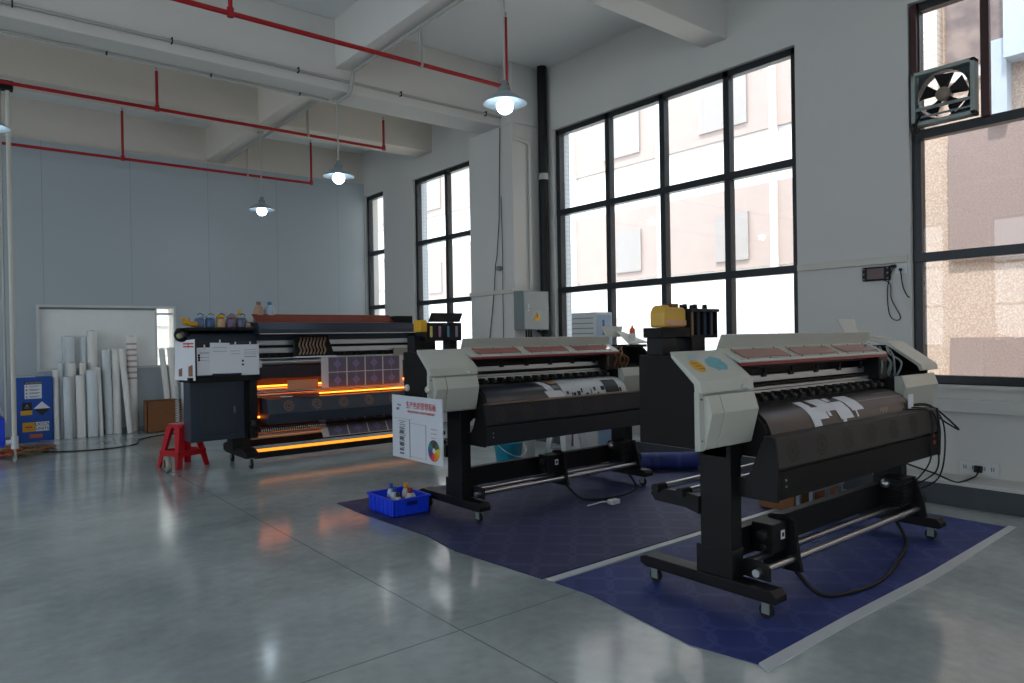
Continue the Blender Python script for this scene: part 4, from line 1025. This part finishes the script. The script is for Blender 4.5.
MB().lathe([(.045,-.025),(.05,-.025),(.05,.025),(.045,.025),(.045,-.025)], (1.80,7.98,.086), 24, 'x').build('core', M_card, t)
# coil cord by the stool
t = thing('coiled_cord', 'white coiled cord hanging behind the rear printer cabinet', 'cord', (1.93,8.2,.55))
MB().tube([(1.945+.018*math.cos(i*.9), 8.13+.018*math.sin(i*.9), .50+.0035*i) for i in range(110)], .005, 5).build('coil', M_white, t)

# ------------------------------------------------------------------ rolls of media against the back wall
M_roll = mat('roll_paper', (236,234,229), .6, 0, .04)
M_roll2 = mat('roll_film', (216,224,228), .4, 0, .04)
def roll(x, y, z0, z1, r, label, lean=(0,0), m=M_roll, bands=False, name='media_roll', group='white media rolls along the back wall'):
    t = thing(name, label, 'roll', (x, y, z0), group=group)
    a = Vector((x,y,z0)); b = Vector((x+lean[0], y+lean[1], z1))
    MB().cyl(a, b, r, n=20).build('media', m, t)
    d = (b-a).normalized()
    MB().cyl(b-d*.01, b+d*.006, r*.5, n=14).build('core', M_card, t)
    if bands:
        q = MB()
        for i in range(7): q.cyl(a+(b-a)*(.55+i*.06), a+(b-a)*(.57+i*.06), r+.0015, n=20)
        q.build('printed_band', mat('band_pink', (190,160,165), .6), t)
    return t
specs = [
 (1.25,11.92,.99,.037,'slim short roll standing right beside the blue cabinet',(0,.05),M_roll,0),
 (1.325,12.02,1.09,.036,'narrow roll second from the blue cabinet, in the back row',(0,.05),M_roll2,0),
 (1.385,11.88,.885,.052,'shortest front roll, left of centre in the left group',(0,.05),M_roll2,0),
 (1.455,12.00,1.08,.055,'roll standing just behind the two short front rolls',(0,.03),M_roll,0),
 (1.545,11.87,.90,.056,'stout front roll in the middle of the left group',(0,.05),M_roll,0),
 (1.595,11.99,1.08,.042,'roll peeking out behind the stout front roll',(0,.03),M_roll,0),
 (1.69,11.87,.97,.068,'thickest front roll at the right of the left group',(0,.05),M_roll2,0),
 (1.80,11.90,1.01,.030,'thin roll leaning at the right end of the left group',(-.02,.05),M_roll,0),
 (1.43,12.13,1.47,.082,'wide tall roll at the back of the left group, film edge loose',(0,.0),M_roll2,0),
 (1.625,12.14,1.47,.038,'slim tall roll at the back of the left group',(0,.0),M_roll2,0),
 (1.735,12.12,1.55,.064,'tallest roll at the back of the left group',(0,.0),M_roll,0),
 (1.925,12.0,1.26,.058,'greyish roll at the left of the middle group',(-.02,.08),M_roll2,0),
 (2.03,11.98,1.27,.052,'second roll of the middle group, upright',(0,.1),M_roll,0),
 (2.185,11.90,1.27,.043,'leaning roll with its foot kicked to the right',(-.075,.16),M_roll,0),
 (2.26,12.10,1.46,.068,'tall roll with pink bands, right end of the middle group',(0,.02),M_roll,1),
]
for x, y, zt, r, lab, ln, m, bd in specs:
    roll(x, y, 0, zt, r, lab, ln, m, bands=bool(bd))
tag(MB().slab([(1.33,12.03,1.30),(1.37,12.035,1.45),(1.375,12.05,1.10),(1.36,12.04,1.09)], (0,.004,0)).build('loose_film', M_roll2), 'loose film flap peeling off the wide tall roll', 'film')
roll(2.775,12.03,0,1.26,.042,'slanted roll behind the cardboard box, left one',(-.09,.10),M_roll)
roll(2.88,12.05,0,1.27,.055,'slanted roll behind the cardboard box, right one',(-.06,.08),M_roll)
roll(2.985,12.05,0,1.18,.035,'thin roll half hidden behind the rear printer papers',(0,.06),M_roll2)
t = thing('cardboard_box', 'brown cardboard box on the floor below the back window', 'box', (2.72,11.9,0))
bxa, bxb = 2.37, 2.85
MB().box(bxa,bxb,11.68,11.93,0,.012).box(bxa,bxb,11.68,11.69,0,.48).box(bxa,bxb,11.92,11.93,0,.48).box(bxa,bxa+.01,11.68,11.93,0,.48).box(bxb-.01,bxb,11.68,11.93,0,.48).box(bxa,bxb,11.68,11.80,.47,.48).box(bxa,bxb,11.81,11.93,.47,.48).build('carton', M_card, t)
MB().lathe([(0,-.002),(.018,-.002),(.018,0)], (2.78,11.68,.27), 14, 'y').build('hand_hole', M_ink, t)

# blue battery cabinet
t = thing('blue_cabinet', 'blue metal cabinet with hazard labels at the left of the back wall', 'cabinet', (1.02,11.95,0))
cx0, cx1, cy = .755, 1.205, 11.90
M_blue = mat('cabinet_blue', (12,72,160), .4)
MB().box(cx0,cx1,cy,12.18,0,.90).build('body', M_blue, t, .006)
q = cy-.0012
MB().box(cx0+.12,cx1-.13,q,cy,.60,.80).build('label_sheet', M_paper, t)
MB().box(cx0+.12,cx1-.13,q-.001,q,.80,.84).build('label_head', M_ink, t)
FMy = lambda x, z: frame((x, q-.0025, z), (1,0,0), (0,0,1))
text('heading', 'ATTENTION', .034, FMy((cx0+cx1)/2, .82), M_white, t)
for i in range(4):
    zz = .775-.048*i
    MB().prism([(cx0+.13,zz-.012),(cx0+.155,zz-.012),(cx0+.1425,zz+.012)], q-.001, q, 'y').build('symbol', M_ink if i else M_inkred, t)
    MB().box(cx0+.17,cx1-.15,q-.001,q,zz,zz+.006).box(cx0+.18,cx1-.17,q-.001,q,zz-.013,zz-.008).build('printed_line', M_grey if i == 0 else M_ink, t)
MB().box(cx0+.09,cx0+.20,q,cy,.44,.55).build('label_black', M_ink, t)
MB().box(cx0+.07,cx0+.205,q,cy,.375,.437).build('label_yellow', M_yel, t)
text('symbol', '\u26a0', .05, FMy(cx0+.145, .495), M_white, t)
dm = (cx1-.13, .455)
MB().prism([(dm[0]-.10,dm[1]),(dm[0]+.10,dm[1]),(dm[0],dm[1]+.10)], q, cy, 'y').build('diamond_top', M_paper, t)
MB().prism([(dm[0]-.10,dm[1]),(dm[0],dm[1]-.10),(dm[0]+.10,dm[1])], q, cy, 'y').build('diamond_bottom', M_ink, t)
MB().box(cx0+.09,cx0+.235,q,cy,.14,.27).build('label_yellow', M_yel, t)
MB().box(cx0+.24,cx1-.05,q,cy,.14,.27).build('label_white', M_paper, t)
text('lettering', 'UCCA', .06, FMy(cx0+.32, .235), M_ink, t)
text('lettering', 'UNITS', .055, FMy(cx0+.32, .175), M_ink, t)
MB().box(cx0+.12,cx0+.20,q-.001,q,.195,.215).build('red_bar', M_inkred, t)
MB().box(cx0+.17,cx0+.32,q,cy,.05,.10).build('label_red', mat('label_orange', (190,95,30), .5), t)
MB().box(cx0+.0,cx1-.2,11.95,12.15,.90,.915).build('top_sheet', M_white, t)
# blue box with white bag at far left
t = thing('storage_crate', 'blue crate with a white bag at the extreme left edge', 'crate', (.52,11.3,0))
MB().box(.25,.60,11.1,11.5,0,.42).build('crate', M_bluep, t, .01)
MB().lathe([(0,0),(.10,0),(.13,.04),(.11,.12),(.05,.17),(0,.18)], (.47,11.3,.42), 14).build('bag', M_white, t)
# cable pile
cb = MB(); rnd = random.Random(4)
cols = [mat('cable_orange', (190,85,45), .5), mat('cable_green', (90,100,60), .5), mat('cable_red', (150,50,40), .5), mat('cable_tan', (150,120,90), .5)]
for k in range(4):
    cb.cm = k
    for j in range(4):
        cx, cyy = .62+rnd.uniform(-.12,.28), 10.6+rnd.uniform(-.25,.25); r = rnd.uniform(.12,.26); a0 = rnd.uniform(0,6); n = 26
        cb.tube([(cx+r*math.cos(a0+i*.3)*(1+.1*math.sin(i)), cyy+r*.9*math.sin(a0+i*.3), .012+.05*abs(math.sin(i*.37+k))+.012*j) for i in range(n)], .009, 5)
tag(cb.build('cable_pile', cols), 'tangled heap of orange and green cables on the floor at the left', 'cables', kind='stuff')
tag(MB().tube(sm([(.95,10.6,.008),(1.3,10.35,.008),(1.7,10.3,.008),(2.0,10.5,.008),(2.1,10.9,.008),(2.4,11.2,.008),(2.9,11.3,.008)]), .008, 6).build('floor_cable', M_dark), 'thin dark cable trailing across the floor from the cable heap', 'cable')

# ------------------------------------------------------------------ blue basket with bottles
t = thing('plastic_basket', 'bright blue plastic basket on the carpet corner holding small bottles', 'basket', (2.775,4.88,.006))
bx = MB(); X0, X1, Y0, Y1, zh = 2.61, 2.92, 4.67, 5.07, .135
zb = .007
bx.box(X0,X1,Y0,Y1,zb,zb+.006).box(X0,X0+.006,Y0,Y1,zb,zh).box(X1-.006,X1,Y0,Y1,zb,zh).box(X0,X1,Y0,Y0+.006,zb,zh).box(X0,X1,Y1-.006,Y1,zb,zh)
for i in range(5):
    xx = X0+.03+i*(X1-X0-.06)/4; bx.box(xx-.004,xx+.004,Y0-.006,Y0,zb,zh)
for i in range(6):
    yy = Y0+.04+i*(Y1-Y0-.08)/5; bx.box(X0-.006,X0,yy-.005,yy+.005,zb,zh)
bx.build('tub', M_bluep, t)
MB().box(X0-.012,X1+.012,Y0-.012,Y0+.004,zh-.008,zh+.006).box(X0-.012,X1+.012,Y1-.004,Y1+.012,zh-.008,zh+.006).box(X0-.012,X0+.004,Y0,Y1,zh-.008,zh+.006).box(X1-.004,X1+.012,Y0,Y1,zh-.008,zh+.006).build('rim', M_bluep, t)
MB().box(X0+.11,X1-.11,Y0-.008,Y0-.0062,zh-.05,zh-.02).build('handle_slot', mat('deep_blue', (8,24,110), .5), t)
for bx_, by_, c, cap, h, lab in ((2.73,4.82,(200,205,205),(12,14,18),.145,'small white bottle with black cap in the blue basket'),(2.745,4.90,(190,200,215),(20,50,130),.175,'white bottle with dark blue cap in the blue basket'),(2.76,4.98,(175,190,215),(30,70,160),.19,'bottle with blue cap at the back of the basket'),(2.83,4.80,(205,195,190),(130,30,30),.17,'wide bottle with dark red cap in the basket'),(2.86,4.92,(210,205,190),(225,150,20),.185,'bottle with yellow-orange cap in the basket')):
    t = thing('small_bottle', lab, 'bottle', (bx_,by_,.014), group='small bottles in the blue basket')
    r = .032 if h != .17 else .042
    MB().lathe([(0,0),(r*.96,0),(r,.008),(r,h*.62),(r*.7,h*.74),(r*.42,h*.78),(0,h*.78)], (bx_,by_,.014), 18).build('body', mat('sb_%d' % int(h*1000), c, .35), t)
    MB().lathe([(r*.5,h*.78),(r*.52,h*.80),(r*.5,h),(0,h)], (bx_,by_,.014), 14).build('cap', mat('sc_%d' % int(h*1000), cap, .4), t)
    MB().lathe([(r+.0006,h*.2),(r+.0006,h*.45)], (bx_,by_,.014), 18).build('label_band', M_brown if h == .17 else M_grey, t)

# ------------------------------------------------------------------ bucket, white stool, cooler etc. behind the middle printer
t = thing('plastic_bucket', 'turquoise plastic bucket on the floor behind the middle printer', 'bucket', (4.47,5.62,0))
MB().lathe([(0,.002),(.105,.002),(.11,.01),(.15,.27),(.158,.275),(.158,.29),(.148,.29),(.145,.27),(.103,.015),(0,.015)], (4.47,5.62,0), 32).build('body', M_teal, t)
MB().tube(sm([(4.32,5.60,.27),(4.33,5.50,.22),(4.40,5.44,.17),(4.50,5.43,.16),(4.59,5.48,.21),(4.62,5.60,.27)]), .004, 5).build('handle', M_steel, t)
t = stool(5.12, 5.45, .40, 'plastic_stool', 'small white plastic stool behind the middle printer', M_white, .14, .17)
t = thing('plastic_tub', 'white plastic tub on the small white stool', 'tub', (5.12,5.45,.40))
MB().prism([(4.99,.401),(5.25,.401),(5.27,.52),(4.97,.52)], 5.34, 5.56, 'y').build('tub', M_white, t, .006)
t = thing('paper_tube', 'short pale tube standing in front of the white tub', 'tube', (5.06,5.28,.40))
MB().cyl((5.10,5.325,.402),(5.08,5.325,.60), .035, n=16).build('tube', M_roll, t)
t = thing('waste_bin', 'pale grey box bin between the bucket and the white stool', 'bin', (4.83,5.75,0))
MB().prism([(4.64,0),(4.90,0),(4.92,.46),(4.62,.46)], 5.70, 5.95, 'y').build('body', mat('bin_grey', (196,202,200), .5), t, .008)
t = thing('air_cooler', 'white tower air cooler with grooved front standing by the long window', 'air cooler', (5.88,5.8,0))
MB().box(5.74,6.02,5.60,5.99,.04,1.62).build('body', M_white, t, .012)
for i in range(17): MB().box(5.734,5.741,5.63,5.97,.62+i*.058,.630+i*.058).build('groove', M_grey, t)
MB().box(5.76,6.0,5.592,5.60,.12,1.59).build('front_column', M_lblue, t, .004)
MB().box(5.85,5.88,5.589,5.592,1.36,1.53).build('badge', mat('badge_blue', (70,90,140), .5), t)
MB().box(5.76,6.0,5.62,5.97,0,.04).build('base', M_grey, t)
t = thing('blue_cloth', 'crumpled blue cloth heaped on the floor beside the cooler', 'cloth', (5.62,5.2,0))
rnd = random.Random(3); vs = []; n = 14; m_ = 7
for j in range(m_):
    for i in range(n):
        a = 2*PI*i/n; q = (1-j/(m_-1)); r = (.19*q+.0)*(1+.2*math.sin(3*a+j)); vs.append((5.52+r*math.cos(a), 5.18+r*.6*math.sin(a), .005+.20*(1-q**2)*(1+.1*math.sin(2*a))))
MB().add(vs, [(j*n+i, j*n+(i+1)%n, (j+1)*n+(i+1)%n, (j+1)*n+i) for j in range(m_-1) for i in range(n)], True).build('fabric', M_bluep, t)
t = thing('carpet_roll', 'rolled-up blue carpet lying behind the nearest printer', 'carpet roll', (5.55,4.45,.09))
rr = MB().cyl((5.22,4.72,.10),(5.80,4.30,.10), .085, n=22); rr.build('roll', M_carp1, t)
t = thing('cardboard_box', 'flat brown cardboard box under the nearest printer, right side', 'box', (5.2,2.8,0))
MB().box(4.90,5.55,2.76,3.04,.01,.17).build('carton', M_card, t, .004)
t = thing('small_rack', 'small grey metal frame in front of the flat brown box', 'rack', (5.1,2.62,0))
fr = MB()
for xx in (4.86, 5.28):
    for yy in (2.60, 2.70): fr.box(xx-.015,xx+.015,yy-.015,yy+.015,.0075,.20)
fr.box(4.83,5.31,2.58,2.72,.195,.225)
fr.build('frame', mat('grey_frame', (132,140,150), .4, .3), t, .003)
t = thing('squeeze_bottle', 'white bottle with orange nozzle behind the nearest printer left end', 'bottle', (5.05,4.35,1.2))
x, y, z = 5.17, 4.55, 1.262
MB().lathe([(0,0),(.03,0),(.032,.01),(.032,.10),(.02,.115),(0,.115)], (x,y,z), 16).build('body', M_white, t)
MB().lathe([(.028,.10),(.028,.145),(.012,.16),(.006,.185),(0,.185)], (x,y,z), 14).build('nozzle', M_org, t)
t = thing('white_adapter', 'small white power adapter with cable on the far carpet', 'adapter', (4.1,3.9,.006))
MB().box(4.10,4.19,3.84,3.90,.0075,.045).build('body', M_white, t, .006)
MB().tube(sm([(4.10,3.87,.03),(4.02,3.88,.04),(3.98,3.93,.02),(3.93,3.95,.012)]), .006, 6).build('cable', M_white, t)

# ------------------------------------------------------------------ world, sun, camera
wd = bpy.data.worlds.new('sky'); sc.world = wd; wd.use_nodes = True
nt = wd.node_tree; bg = nt.nodes['Background']
bg.inputs[0].default_value = (.80,.90,1.0,1); bg.inputs[1].default_value = 3.2
for nm, lo, rot, sx, sy in [('p', (W+.30,(a+b)/2,(ZS+ZH)/2), (0,PI/2,0), ZH-ZS, b-a) for a, b in wins] + \
        [('p', (XL-.30,(a+b)/2,(ZS+ZH)/2), (0,-PI/2,0), ZH-ZS, b-a) for a, b in lw] + \
        [('p', ((a+b)/2,YN-.30,(ZS+ZH)/2), (PI/2,0,0), b-a, ZH-ZS) for a, b in fw_]:
    l = bpy.data.lights.new('window_portal', 'AREA'); l.shape = 'RECTANGLE'; l.size = sx; l.size_y = sy; l.cycles.is_portal = True
    o = bpy.data.objects.new('window_portal', l); COL.objects.link(o); o.location = lo; o.rotation_euler = rot
s = bpy.data.lights.new('sun', 'SUN'); s.energy = 4.4; s.angle = math.radians(2); s.color = (1,.96,.9)
so = bpy.data.objects.new('sun', s); COL.objects.link(so)
so.rotation_euler = Vector((-.50,-.25,1.0)).to_track_quat('Z','Y').to_euler()

yaw, pitch, roll_ = 6.79763770e-01, -6.08924884e-03, -1.66019719e-02
fwv = Vector((math.sin(yaw)*math.cos(pitch), math.cos(yaw)*math.cos(pitch), math.sin(pitch)))
r0 = Vector((math.cos(yaw), -math.sin(yaw), 0)); u0 = r0.cross(fwv)
rv = r0*math.cos(roll_) + u0*math.sin(roll_); uv_ = -r0*math.sin(roll_) + u0*math.cos(roll_)
cam = bpy.data.cameras.new('camera'); co = bpy.data.objects.new('camera', cam); COL.objects.link(co)
Mx = Matrix.Identity(4)
for i in range(3): Mx[i][0] = rv[i]; Mx[i][1] = uv_[i]; Mx[i][2] = -fwv[i]
Mx[2][3] = 1.35
co.matrix_world = Mx
cam.sensor_width = 36; cam.lens = 704.352/1024*36; cam.clip_start = .05
sc.camera = co
vs_ = sc.view_settings
vs_.view_transform = 'Standard'; vs_.look = 'None'; vs_.gamma = 1; vs_.use_curve_mapping = False
vs_.exposure = 0.22
sc.cycles.max_bounces = 8; sc.cycles.diffuse_bounces = 5; sc.cycles.transparent_max_bounces = 12
sc.cycles.sample_clamp_indirect = 6
